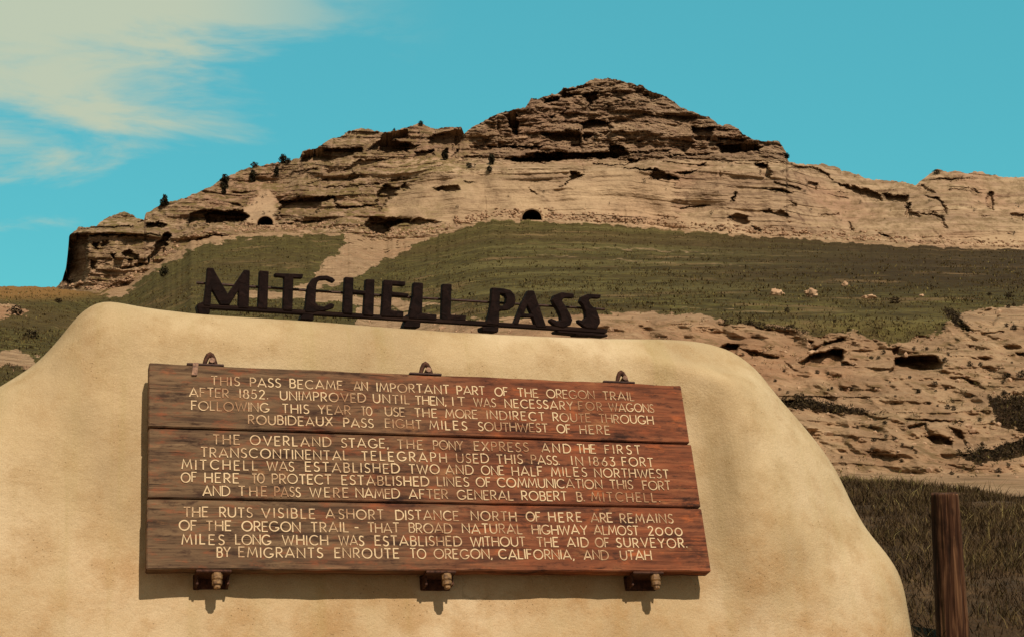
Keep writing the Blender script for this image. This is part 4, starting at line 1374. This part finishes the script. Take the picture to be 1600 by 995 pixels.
# ---- stroke alphabet for the routed inscription (unit cap height)
def arc(cx, cy, rx, ry, a0, a1, n_=14):
    return [(cx + rx * math.cos(R(a0 + (a1 - a0) * i / n_)), cy + ry * math.sin(R(a0 + (a1 - a0) * i / n_))) for i in range(n_ + 1)]


G = {
    'A': (0.86, [[(0, 0), (0.43, 1), (0.86, 0)], [(0.12, 0.27), (0.74, 0.27)]]),
    'B': (0.56, [[(0, 0), (0, 1), (0.28, 1)] + arc(0.28, 0.77, 0.24, 0.23, 90, -90) + [(0, 0.54)], [(0.28, 0.54)] + arc(0.28, 0.27, 0.28, 0.27, 90, -90) + [(0, 0)]]),
    'C': (0.82, [arc(0.48, 0.5, 0.48, 0.5, 48, 312)]),
    'D': (0.80, [[(0, 0), (0, 1), (0.28, 1)] + arc(0.28, 0.5, 0.52, 0.5, 90, -90) + [(0, 0)]]),
    'E': (0.52, [[(0.52, 1), (0, 1), (0, 0), (0.52, 0)], [(0, 0.52), (0.42, 0.52)]]),
    'F': (0.50, [[(0.50, 1), (0, 1), (0, 0)], [(0, 0.52), (0.40, 0.52)]]),
    'G': (0.90, [arc(0.48, 0.5, 0.48, 0.5, 48, 340) , [(0.58, 0.36), (0.93, 0.36)]]),
    'H': (0.70, [[(0, 0), (0, 1)], [(0.70, 0), (0.70, 1)], [(0, 0.5), (0.70, 0.5)]]),
    'I': (0.0, [[(0, 0), (0, 1)]]),
    'J': (0.4, [[(0.4, 1), (0.4, 0.2)] + arc(0.2, 0.2, 0.2, 0.2, 0, -160)]),
    'K': (0.62, [[(0, 0), (0, 1)], [(0.58, 1), (0.02, 0.45)], [(0.16, 0.58), (0.62, 0)]]),
    'L': (0.46, [[(0, 1), (0, 0), (0.46, 0)]]),
    'M': (0.94, [[(0, 0), (0.14, 1), (0.47, 0.22), (0.80, 1), (0.94, 0)]]),
    'N': (0.74, [[(0, 0), (0, 1), (0.74, 0), (0.74, 1)]]),
    'O': (0.98, [arc(0.49, 0.5, 0.49, 0.5, 0, 360, 26)]),
    'P': (0.54, [[(0, 0), (0, 1), (0.26, 1)] + arc(0.26, 0.73, 0.28, 0.27, 90, -90) + [(0, 0.46)]]),
    'Q': (0.98, [arc(0.49, 0.5, 0.49, 0.5, 0, 360, 26), [(0.6, 0.25), (0.95, -0.05)]]),
    'R': (0.58, [[(0, 0), (0, 1), (0.26, 1)] + arc(0.26, 0.73, 0.28, 0.27, 90, -90) + [(0, 0.46)], [(0.22, 0.46), (0.58, 0)]]),
    'S': (0.52, [[(0.50, 0.93)] + arc(0.27, 0.75, 0.22, 0.25, 60, 225, 9) + [(0.42, 0.42)] + arc(0.25, 0.24, 0.27, 0.24, 40, -150, 10)]),
    'T': (0.60, [[(0, 1), (0.60, 1)], [(0.30, 1), (0.30, 0)]]),
    'U': (0.70, [[(0, 1), (0, 0.35)] + arc(0.35, 0.35, 0.35, 0.35, 180, 360) + [(0.70, 1)]]),
    'V': (0.80, [[(0, 1), (0.40, 0), (0.80, 1)]]),
    'W': (1.15, [[(0, 1), (0.29, 0), (0.575, 0.9), (0.86, 0), (1.15, 1)]]),
    'X': (0.70, [[(0, 0), (0.70, 1)], [(0, 1), (0.70, 0)]]),
    'Y': (0.72, [[(0, 1), (0.36, 0.48), (0.72, 1)], [(0.36, 0.48), (0.36, 0)]]),
    '0': (0.80, [arc(0.40, 0.42, 0.40, 0.42, 0, 360, 22)]), '1': (0.0, [[(0, 0), (0, 1)]]),
    '2': (0.50, [arc(0.25, 0.74, 0.25, 0.25, 165, -30) + [(0, 0), (0.52, 0)]]),
    '3': (0.48, [[(0, 1), (0.44, 1), (0.20, 0.60)] + arc(0.2, 0.3, 0.28, 0.30, 80, -150)]),
    '5': (0.48, [[(0.46, 1), (0.08, 1), (0.03, 0.56)] + arc(0.2, 0.31, 0.28, 0.31, 115, -150)]),
    '6': (0.56, [[(0.42, 1), (0.06, 0.42)] + arc(0.28, 0.28, 0.28, 0.28, 150, 510, 20)]),
    '8': (0.54, [arc(0.27, 0.76, 0.21, 0.23, 0, 360, 18), arc(0.27, 0.27, 0.27, 0.27, 0, 360, 18)]),
    '.': (0.0, [[(0, 0), (0, 0.06)]]), ',': (0.06, [[(0.06, 0.06), (0, -0.14)]]), '-': (0.34, [[(0, 0.48), (0.34, 0.48)]]),
}


def stroke(bm, pts, w, z0, z1):
    """a routed stroke: ribbon with mitred joints, round-ish ends and a slight crown"""
    P = [Vector(p) for p in pts]
    closed = (P[0] - P[-1]).length < 1e-5
    if closed: P = P[:-1]
    n_ = len(P)
    rows = []
    for i, p in enumerate(P):
        a = P[(i - 1) % n_] if (closed or i > 0) else None
        b = P[(i + 1) % n_] if (closed or i < n_ - 1) else None
        d0 = (p - a).normalized() if a is not None else None
        d1 = (b - p).normalized() if b is not None else None
        d0 = d0 or d1; d1 = d1 or d0
        t = d0 + d1
        t = t.normalized() if t.length > 1e-4 else d0
        nn = Vector((-t.y, t.x))
        k = 1 / max(0.55, nn.dot(Vector((-d0.y, d0.x))))
        q_ = p.copy()
        if not closed:
            if i == 0: q_ = p - t * w * 0.3
            if i == n_ - 1: q_ = p + t * w * 0.3
        rows.append([(q_ + nn * w * k, z0), (q_ + nn * w * 0.75 * k, z1), (q_ - nn * w * 0.75 * k, z1), (q_ - nn * w * k, z0)])
    V = [[bm.verts.new((p.x, p.y, z)) for p, z in row] for row in rows]
    rngk = range(n_) if closed else range(n_ - 1)
    for i in rngk:
        j = (i + 1) % n_
        for k in range(3):
            bm.faces.new((V[i][k], V[i][k + 1], V[j][k + 1], V[j][k]))
    if not closed:
        bm.faces.new(V[0]); bm.faces.new(V[-1][::-1])


LINES = [  # left y, right y (letter middle) at the line's ends, then words with their left and right edges
    (0, 594.6, 619.5, [('THIS', 329, 375), ('PASS', 390, 439), ('BECAME', 452, 536), ('AN', 552, 575), ('IMPORTANT', 588, 702), ('PART', 713, 758), ('OF', 772, 794), ('THE', 808, 841), ('OREGON', 853, 929), ('TRAIL', 941, 991)]),
    (0, 612, 638, [('AFTER', 295, 358), ('1852.', 374, 419), ('UNIMPROVED', 437, 572), ('UNTIL', 582, 640), ('THEN,', 648, 697), ('IT', 706, 727), ('WAS', 739, 775), ('NECESSARY', 788, 896), ('FOR', 903, 941), ('WAGONS', 950, 1022)]),
    (0, 633, 656, [('FOLLOWING', 298, 421), ('THIS', 440, 483), ('YEAR', 496, 548), ('TO', 564, 582), ('USE', 601, 633), ('THE', 647, 683), ('MORE', 695, 746), ('INDIRECT', 760, 851), ('ROUTE', 863, 923), ('THROUGH', 935, 1021)]),
    (0, 655, 671.5, [('ROUBIDEAUX', 387, 520), ('PASS', 536, 584), ('EIGHT', 601, 659), ('MILES', 670, 730), ('SOUTHWEST', 746, 856), ('OF', 869, 892), ('HERE', 905, 953)]),
    (1, 686, 703, [('THE', 332, 375), ('OVERLAND', 390, 518), ('STAGE,', 532, 607), ('THE', 620, 661), ('PONY', 676, 724), ('EXPRESS', 740, 826), ('AND', 845, 892), ('THE', 901, 931), ('FIRST', 944, 1001)]),
    (1, 706, 722, [('TRANSCONTINENTAL', 313, 545), ('TELEGRAPH', 564, 698), ('USED', 712, 764), ('THIS', 775, 817), ('PASS.', 829, 874), ('IN', 892, 911), ('1863', 920, 961), ('FORT', 971, 1021)]),
    (1, 725, 740, [('MITCHELL', 283, 403), ('WAS', 416, 460), ('ESTABLISHED', 476, 625), ('TWO', 638, 687), ('AND', 695, 740), ('ONE', 751, 788), ('HALF', 799, 848), ('MILES', 860, 917), ('NORTHWEST', 928, 1045)]),
    (1, 745, 758, [('OF', 282, 308), ('HERE', 319, 374), ('TO', 393, 414), ('PROTECT', 424, 518), ('ESTABLISHED', 533, 671), ('LINES', 682, 733), ('OF', 743, 767), ('COMMUNICATION', 776, 941), ('THIS', 952, 989), ('FORT', 1003, 1048)]),
    (1, 766, 777, [('AND', 316, 360), ('THE', 372, 418), ('PASS', 428, 470), ('WERE', 483, 545), ('NAMED', 555, 625), ('AFTER', 638, 700), ('GENERAL', 713, 802), ('ROBERT', 814, 886), ('B.', 900, 913), ('MITCHELL.', 923, 1031)]),
    (2, 799, 810, [('THE', 286, 326), ('RUTS', 342, 395), ('VISIBLE', 408, 493), ('A', 508, 519), ('SHORT', 528, 600), ('DISTANCE', 617, 717), ('NORTH', 735, 807), ('OF', 821, 845), ('HERE', 856, 909), ('ARE', 922, 957), ('REMAINS', 968, 1052)]),
    (2, 820.5, 829, [('OF', 279, 308), ('THE', 321, 362), ('OREGON', 377, 470), ('TRAIL', 485, 545), ('-', 553, 562), ('THAT', 574, 624), ('BROAD', 638, 707), ('NATURAL', 721, 816), ('HIGHWAY', 830, 918), ('ALMOST', 927, 998), ('2000', 1012, 1066)]),
    (2, 842, 848, [('MILES', 283, 351), ('LONG', 367, 424), ('WHICH', 440, 513), ('WAS', 528, 569), ('ESTABLISHED', 585, 722), ('WITHOUT', 734, 821), ('THE', 838, 873), ('AID', 885, 920), ('OF', 929, 952), ('SURVEYOR.', 962, 1073)]),
    (2, 862, 867, [('BY', 338, 361), ('EMIGRANTS', 372, 505), ('ENROUTE', 522, 624), ('TO', 640, 666), ('OREGON,', 677, 769), ('CALIFORNIA,', 778, 897), ('AND', 911, 951), ('UTAH', 968, 1018)]),
]

sign = empty('wooden_sign')
sign.matrix_world = BM
tag(sign, 'brown three-plank wooden board with routed cream text on the plastered mound', 'sign')
# plank boundaries
g1 = on_plane(235, 668)[1]; g1r = on_plane(1078, 692)[1]
g2 = on_plane(235, 776)[1]; g2r = on_plane(1092, 794)[1]
e1 = 0.5 * (g1 + g1r); e2 = 0.5 * (g2 + g2r)
print('plank edges', BH, g1, g1r, g2, g2r)
planks = []
for (v0, v1, x0, x1, dz, dep) in ((e1 + 0.0035, BH, 0.0, BW - 0.004, 0.0, 0.0), (e2 + 0.0035, e1 - 0.0035, 0.001, BW + 0.002, -0.0006, 0.0), (0.0, e2 - 0.0035, -0.002, BW + 0.003, 0.0003, 0.0)):
    bm = bmesh.new()
    nx, ny = 60, 8
    vs_ = add_box(bm, ((x0 + x1) / 2, (v0 + v1) / 2, -TH / 2 + dz), (x1 - x0, v1 - v0, TH))
    es = [e for e in bm.edges if abs((e.verts[0].co - e.verts[1].co).x) > 1]
    bmesh.ops.subdivide_edges(bm, edges=es, cuts=90)
    bmesh.ops.bevel(bm, geom=[e for e in bm.edges if e.calc_face_angle(0) > 0.5], offset=0.0028, segments=2, affect='EDGES')
    for v in bm.verts:                                    # hand-sawn edges and dents
        wob = 0.0022 * float(fbm(v.co.x / 0.16, v0 * 5, 0.3, 4))
        top_, bot_ = abs(v.co.y - v1) < 0.004, abs(v.co.y - v0) < 0.004
        if top_ or bot_: v.co.y += wob * (1.6 if (top_ and v1 == BH) or (bot_ and v0 == 0.0) else 0.45)
        v.co.z += 0.0004 * float(fbm(v.co.x / 0.3, v.co.y / 0.1, 1.3, 2))
    planks.append(bm_obj('plank', bm, M['plank'], sign))
planks[0]['label'] = 'top plank, greyer and worn at its left end'
planks[1]['label'] = 'middle plank, with five rows of text'
planks[2]['label'] = 'bottom plank, with four rows of text and the iron bolts below'

for li, (pk, yl, yr, words) in enumerate(LINES):
    bm = bmesh.new()
    x0, x1 = words[0][1], words[-1][2]
    _, va = on_plane(x0, yl)
    _, vb = on_plane(x1, yr)
    xa, xb = on_plane(x0, yl)[0], on_plane(x1, yr)[0]
    hgt = BH * (0.0445 if pk == 0 else 0.0455)
    for w, a, b in words:
        ya = yl + (yr - yl) * (a - x0) / (x1 - x0)
        yb = yl + (yr - yl) * (b - x0) / (x1 - x0)
        ua, ub = on_plane(a, ya)[0], on_plane(b, yb)[0]
        gl = [G[c] for c in w]
        sp = 0.30
        tw = sum(g[0] for g in gl) + sp * (len(gl) - 1)
        avail = (ub - ua) - 0.16 * hgt
        extra = 0.0
        sx = hgt
        if len(gl) > 1:
            need = avail / hgt - sum(g[0] for g in gl)
            sp = need / (len(gl) - 1)
            if sp < 0.20:
                sp = 0.20; sx = avail / (sum(g[0] for g in gl) + sp * (len(gl) - 1))
            elif sp > 0.48:
                sp = 0.48; sx = min(hgt * 1.35, avail / (sum(g[0] for g in gl) + sp * (len(gl) - 1)))
        u = ua + 0.08 * hgt
        for g, c in zip(gl, w):
            jx, jy = random.uniform(-0.012, 0.012) * hgt, random.uniform(-0.04, 0.04) * hgt
            vc = va + (vb - va) * (u - xa) / (xb - xa)
            jw = random.uniform(0.88, 1.12)
            for st in g[1]:
                stroke(bm, [(u + jx + x * sx, vc + jy + (y - 0.5) * hgt) for x, y in st], 0.073 * hgt * jw, 0.0008, 0.0022)
            u += (g[0] + sp) * sx
    bm_obj('inscription', bm, M['paint_worn' if li in (0, 1, 2, 3, 4, 8, 9) else 'paint'], planks[pk])


# ---- iron fittings of the board
def px_local(px, py, w=0.0):
    a, b = on_plane(px, py, w)
    return Vector((a, b, w))


for k, (pl, pr, pc) in enumerate(((292, 350, 330), (640, 690, 669), (943, 992, 977))):
    yb = 567 + (602 - 567) * (pc - 233) / (1065 - 233) - 1
    a, b, c = px_local(pl, yb), px_local(pr, yb), px_local(pc, yb)
    bm = bmesh.new()
    add_box(bm, ((a.x + b.x) / 2, BH + 0.004, -TH / 2), (b.x - a.x, 0.008, TH + 0.006), 0.0015)
    o = bm_obj('top_strap', bm, M['iron'], sign)
    # eye: pear-shaped ring standing on the strap
    bm = bmesh.new()
    zc = -TH * 0.55
    ring = [(c.x + 0.025 * s_, BH + 0.008 + t_ * 1.05, zc) for s_, t_ in ((-0.9, 0.0), (-0.78, 0.016), (-0.55, 0.033), (-0.25, 0.046), (0.0, 0.050), (0.25, 0.046), (0.55, 0.033), (0.78, 0.016), (0.9, 0.0))]
    add_tube(bm, ring, [0.008, 0.008, 0.009, 0.010, 0.011, 0.010, 0.009, 0.008, 0.008], 9)
    e = bm_obj('eye_ring', bm, M['rust'], o, True)
    bm = bmesh.new()
    add_cyl(bm, (c.x + 0.004, BH + 0.024, zc + 0.012), 0.011, 0.034, 8, 'Z')
    bm_obj('eye_bolt', bm, M['steel'], o)
bm = bmesh.new()                                           # bent strip of iron on the face, beside the first eye
s0 = px_local(306, 575)
add_box(bm, (s0.x, BH - 0.018, 0.004), (0.020, 0.052, 0.006), 0.0015, Matrix.Rotation(R(4), 3, 'Z'))
for v in bm.verts:
    v.co.x += (v.co.y - BH) * 0.18
bm_obj('bent_clip', bm, M['steel'], sign)

for k, (pl, pr, pc) in enumerate(((303, 366, 340), (664, 717, 700), (988, 1042, 1027))):
    a, b, c = px_local(pl, 905), px_local(pr, 905), px_local(pc, 905)
    bm = bmesh.new()
    w_ = (b.x - a.x) * 0.88
    xm = (a.x + b.x) / 2
    add_box(bm, (xm, -0.016, FACE + 0.005), (w_, 0.056, 0.010), 0.002)                # leg against the wall
    add_box(bm, (xm, -0.0055, -TH / 2 - 0.012), (w_, 0.009, TH + 0.026), 0.002)       # leg under the board
    for s_ in (-1, 1):                                                                # gusset
        add_box(bm, (xm + s_ * w_ * 0.44, -0.026, -TH - 0.006), (0.008, 0.034, 0.050), 0.001)
    o = bm_obj('bottom_bracket', bm, M['rust'], sign)
    bm = bmesh.new()
    zb = -TH * 0.30
    add_cyl(bm, (c.x, -0.021, zb), 0.019, 0.022, 10, 'Y')
    add_cyl(bm, (c.x, -0.034, zb), 0.0185, 0.003, 14, 'Y')
    add_cyl(bm, (c.x, -0.044, zb), 0.018, 0.016, 10, 'Y')
    add_cyl(bm, (c.x, -0.057, zb), 0.012, 0.013, 10, 'Y', 0.012)
    bmesh.ops.bevel(bm, geom=[e for e in bm.edges if e.calc_face_angle(0) > 0.9], offset=0.0015, segments=1, affect='EDGES')
    bm_obj('bolt', bm, M['bright'], o)

# ================================================================== RAISED LETTERS
LT = 0.036
LR = Vector((RX.x, RX.y, 0)).normalized()                  # level direction along the monument top
tilt = Vector((RX.x, RX.y, RX.z)).normalized()
LN = LR.cross(Vector((0, 0, 1))).normalized()
if LN.y > 0: LN = -LN                                      # towards the viewer
p0 = on_plane(630, 512, FACE - 0.12)
LO = BO + RX * p0[0] + UY * p0[1] + NZ * (FACE - 0.17)
letters = empty('letter_sign', LO)
LM = Matrix(((LR.x, 0, LN.x, LO.x), (LR.y, 0, LN.y, LO.y), (LR.z, 1, LN.z, LO.z), (0, 0, 0, 1)))
letters.matrix_world = LM
tag(letters, 'dark cut-out letters reading MITCHELL PASS on a rail along the mound top', 'sign')


def lpt(px, py):
    x, y, z = ray(px, py)
    d = Vector((float(x), float(y), float(z)))
    t = (LO - EYE).dot(LN) / d.dot(LN)
    p = EYE + d * t - LO
    return (p.dot(LR), p.z)


ZT = {'a': (300, 405, 8.889), 'b': (460, 415, 8.889), 'c': (600, 420, 8.889), 'd': (750, 435, 7.619)}


def zt(t, pts):
    ox, oy, s = ZT[t]
    return [lpt(ox + x / s, oy + y / s) for x, y in pts]


def slab(name, loops, z0, z1, mat, bev=0.003):
    """cut-out board: outline (and holes) extruded from z0 to z1, with a softened front edge"""
    bm = bmesh.new()
    tri = tessellate_polygon([[Vector((x, y, 0)) for x, y in lp] for lp in loops])
    flat = [p for lp in loops for p in lp]
    top_ = [bm.verts.new((x, y, z1)) for x, y in flat]
    for a, b, c in tri:
        try: bm.faces.new((top_[a], top_[b], top_[c]))
        except ValueError: pass
    bmesh.ops.recalc_face_normals(bm, faces=bm.faces)
    if sum(f.normal.z * f.calc_area() for f in bm.faces) < 0:
        bmesh.ops.reverse_faces(bm, faces=bm.faces)
    r = bmesh.ops.extrude_face_region(bm, geom=list(bm.faces))
    for v in [g for g in r['geom'] if isinstance(g, bmesh.types.BMVert)]:
        v.co.z = z0
    bmesh.ops.recalc_face_normals(bm, faces=bm.faces)
    bmesh.ops.dissolve_limit(bm, angle_limit=0.01, verts=bm.verts, edges=bm.edges)
    es = [e for e in bm.edges if len(e.link_faces) == 2 and e.calc_face_angle(0) > 1.2]
    bmesh.ops.bevel(bm, geom=es, offset=bev, segments=1, affect='EDGES')
    return bm_obj(name, bm, mat, letters)


GL = [
    ('letter_m', 'a', [[(205, 125), (285, 130), (490, 490), (720, 155), (797, 165), (780, 690), (632, 685), (640, 440), (515, 640), (390, 640), (268, 430), (250, 660), (150, 650), (190, 330)]]),
    ('letter_i', 'a', [[(930, 165), (1058, 175), (1040, 700), (905, 690)]]),
    ('letter_t', 'a', [[(1140, 200), (1535, 215), (1525, 275), (1400, 268), (1385, 725), (1255, 715), (1270, 262), (1140, 245)]]),
    ('letter_c', 'b', [[(560, 215), (530, 243), (440, 204), (350, 208), (310, 240), (295, 300), (285, 520), (320, 560), (400, 575), (500, 525), (548, 550), (530, 597), (450, 625), (300, 645), (255, 660), (135, 650), (160, 400), (180, 280), (240, 190), (330, 150), (440, 145), (520, 175)]]),
    ('letter_h', 'b', [[(690, 165), (810, 175), (806, 340), (972, 360), (978, 195), (1102, 200), (1085, 705), (945, 692), (965, 405), (800, 390), (795, 680), (665, 665)]]),
    ('letter_e', 'b', [[(1230, 205), (1530, 230), (1525, 290), (1350, 277), (1345, 370), (1575, 395), (1570, 440), (1340, 425), (1330, 625), (1505, 640), (1500, 725), (1195, 712)]]),
    ('letter_l', 'c', [[(400, 195), (532, 205), (515, 620), (720, 640), (715, 715), (330, 695), (345, 600), (385, 400)]]),
    ('letter_l', 'c', [[(800, 215), (928, 220), (915, 640), (1130, 650), (1120, 725), (785, 712)]]),
    ('letter_p', 'd', [[(130, 115), (270, 125), (350, 145), (400, 200), (412, 270), (390, 340), (330, 380), (240, 387), (217, 387), (215, 560), (60, 545), (95, 420), (120, 300)], [(225, 185), (280, 190), (302, 240), (295, 300), (270, 335), (221, 330)]]),
    ('letter_a', 'd', [[(560, 150), (630, 150), (700, 360), (780, 590), (655, 580), (615, 470), (470, 465), (440, 555), (385, 550), (480, 310)], [(550, 325), (512, 420), (600, 430)]]),
    ('letter_s', 'd', [[(845, 260), (870, 205), (960, 170), (1105, 190), (1100, 240), (1000, 235), (958, 265), (1000, 330), (1060, 430), (1085, 500), (1060, 560), (980, 590), (880, 570), (815, 510), (830, 475), (900, 505), (950, 500), (940, 440), (900, 360), (860, 300)]]),
    ('letter_s', 'd', [[(1175, 280), (1195, 225), (1270, 190), (1425, 200), (1415, 245), (1320, 240), (1283, 265), (1300, 310), (1370, 380), (1410, 480), (1415, 530), (1370, 605), (1250, 595), (1160, 530), (1150, 490), (1210, 505), (1245, 470), (1240, 400), (1215, 330)]]),
]
for nm, t, loops in GL:
    slab(nm, [zt(t, lp) for lp in loops], -LT / 2, LT / 2 + random.uniform(-0.002, 0.002), M['letter'])

# lower rail, upper rod, feet
ra, rb = lpt(308, 478), lpt(947, 517.5)
bm = bmesh.new()
ang = math.atan2(rb[1] - ra[1], rb[0] - ra[0])
ln = math.hypot(rb[0] - ra[0], rb[1] - ra[1])
add_box(bm, (0, 0, 0), (ln, 0.0185, 0.042), 0.003)
for v in bm.verts:
    v.co = Vector((v.co.x * math.cos(ang) - v.co.y * math.sin(ang) + (ra[0] + rb[0]) / 2, v.co.x * math.sin(ang) + v.co.y * math.cos(ang) + (ra[1] + rb[1]) / 2, v.co.z - 0.006))
bm_obj('rail', bm, M['rail'], letters)
bm = bmesh.new()
qa, qb = lpt(308, 441), lpt(948, 482.5)
add_tube(bm, [(qa[0] + (qb[0] - qa[0]) * k / 10, qa[1] + (qb[1] - qa[1]) * k / 10 - 0.002 * math.sin(k / 10 * math.pi), -LT / 2 - 0.006) for k in range(11)], 0.0052, 8)
bm_obj('rod', bm, M['iron'], letters)
FEET = [('a', [(60, 640), (150, 590), (250, 640), (240, 770), (85, 770)]), ('b', [(140, 600), (262, 610), (262, 770), (70, 752)]), ('c', [(340, 620), (515, 640), (490, 822), (262, 815)]),
        ('d', [(12, 575), (215, 560), (207, 645), (18, 632)]), ('d', [(1120, 640), (1350, 645), (1345, 692), (1125, 682)])]
for t, lp in FEET:
    slab('foot', [zt(t, lp)], -0.060, 0.014, M['letter'], 0.004)
# low pad of mortar that the rail's right end lies on
bm = bmesh.new()
m0, m1 = lpt(870, 517), lpt(948, 523.5)
add_box(bm, ((m0[0] + m1[0]) / 2, (m0[1] + m1[1]) / 2 - 0.002, -0.03), (m1[0] - m0[0], 0.012, 0.09), 0.003, Matrix.Rotation(math.atan2(m1[1] - m0[1], m1[0] - m0[0]), 3, 'Z'))
bm_obj('end_plate', bm, M['rail'], letters)

# ================================================================== THE POST
def build_post():
    D = 9.0
    base = atv(1489, 988, D)
    base.z = float(bank_z(base.x, base.y)) - 0.02
    topz = atv(1482, 770, D).z - base.z
    k = D / F
    r0, r1 = 26 * k, 21 * k
    xt = (1482 - 1489) * k
    nz_, na = 90, 96
    V = []
    for i in range(nz_ + 1):
        f = i / nz_
        for j in range(na):
            a = j / na * math.tau
            r = (r0 * (1 - f) + r1 * f) * (1 + 0.05 * float(perlin(math.cos(a) * 1.5, math.sin(a) * 1.5, f * 2)) + 0.05 * float(perlin(math.cos(a) * 7, math.sin(a) * 7, f * 2.5)) + 0.02 * float(perlin(math.cos(a) * 18, math.sin(a) * 18, f * 5)))
            ca = (math.cos(a), math.sin(a))
            # the weather check down the face that looks to the right of the camera
            d = abs((a - R(308) - 0.06 * math.sin(f * 6) + math.pi) % math.tau - math.pi)
            r *= 1 - 0.30 * math.exp(-(d / 0.07) ** 2) * (0.4 + 0.6 * f)
            r *= 1 - 0.09 * math.exp(-(abs((a - R(262) + math.pi) % math.tau - math.pi) / 0.06) ** 2)
            z_ = f * topz
            if i == nz_: z_ += 0.012 * float(perlin(ca[0] * 3, ca[1] * 3, 0.4)); r *= 0.965
            V.append((xt * f + ca[0] * r, ca[1] * r, z_ - 0.1 * (1 - f)))
    Fc = []
    for i in range(nz_):
        for j in range(na):
            Fc.append((i * na + j, i * na + (j + 1) % na, (i + 1) * na + (j + 1) % na, (i + 1) * na + j))
    me = bpy.data.meshes.new('fence_post')
    c = len(V)
    V.append((xt, 0, topz + 0.004))
    Fc += [(nz_ * na + j, nz_ * na + (j + 1) % na, c) for j in range(na)]
    me.from_pydata(V, [], Fc)
    for p in me.polygons: p.use_smooth = len(p.vertices) == 4
    o = link_mesh('fence_post', me, M['post'])
    o.location = base
    tag(o, 'weathered reddish wooden post with split top standing in dry grass at the right', 'post')


build_post()
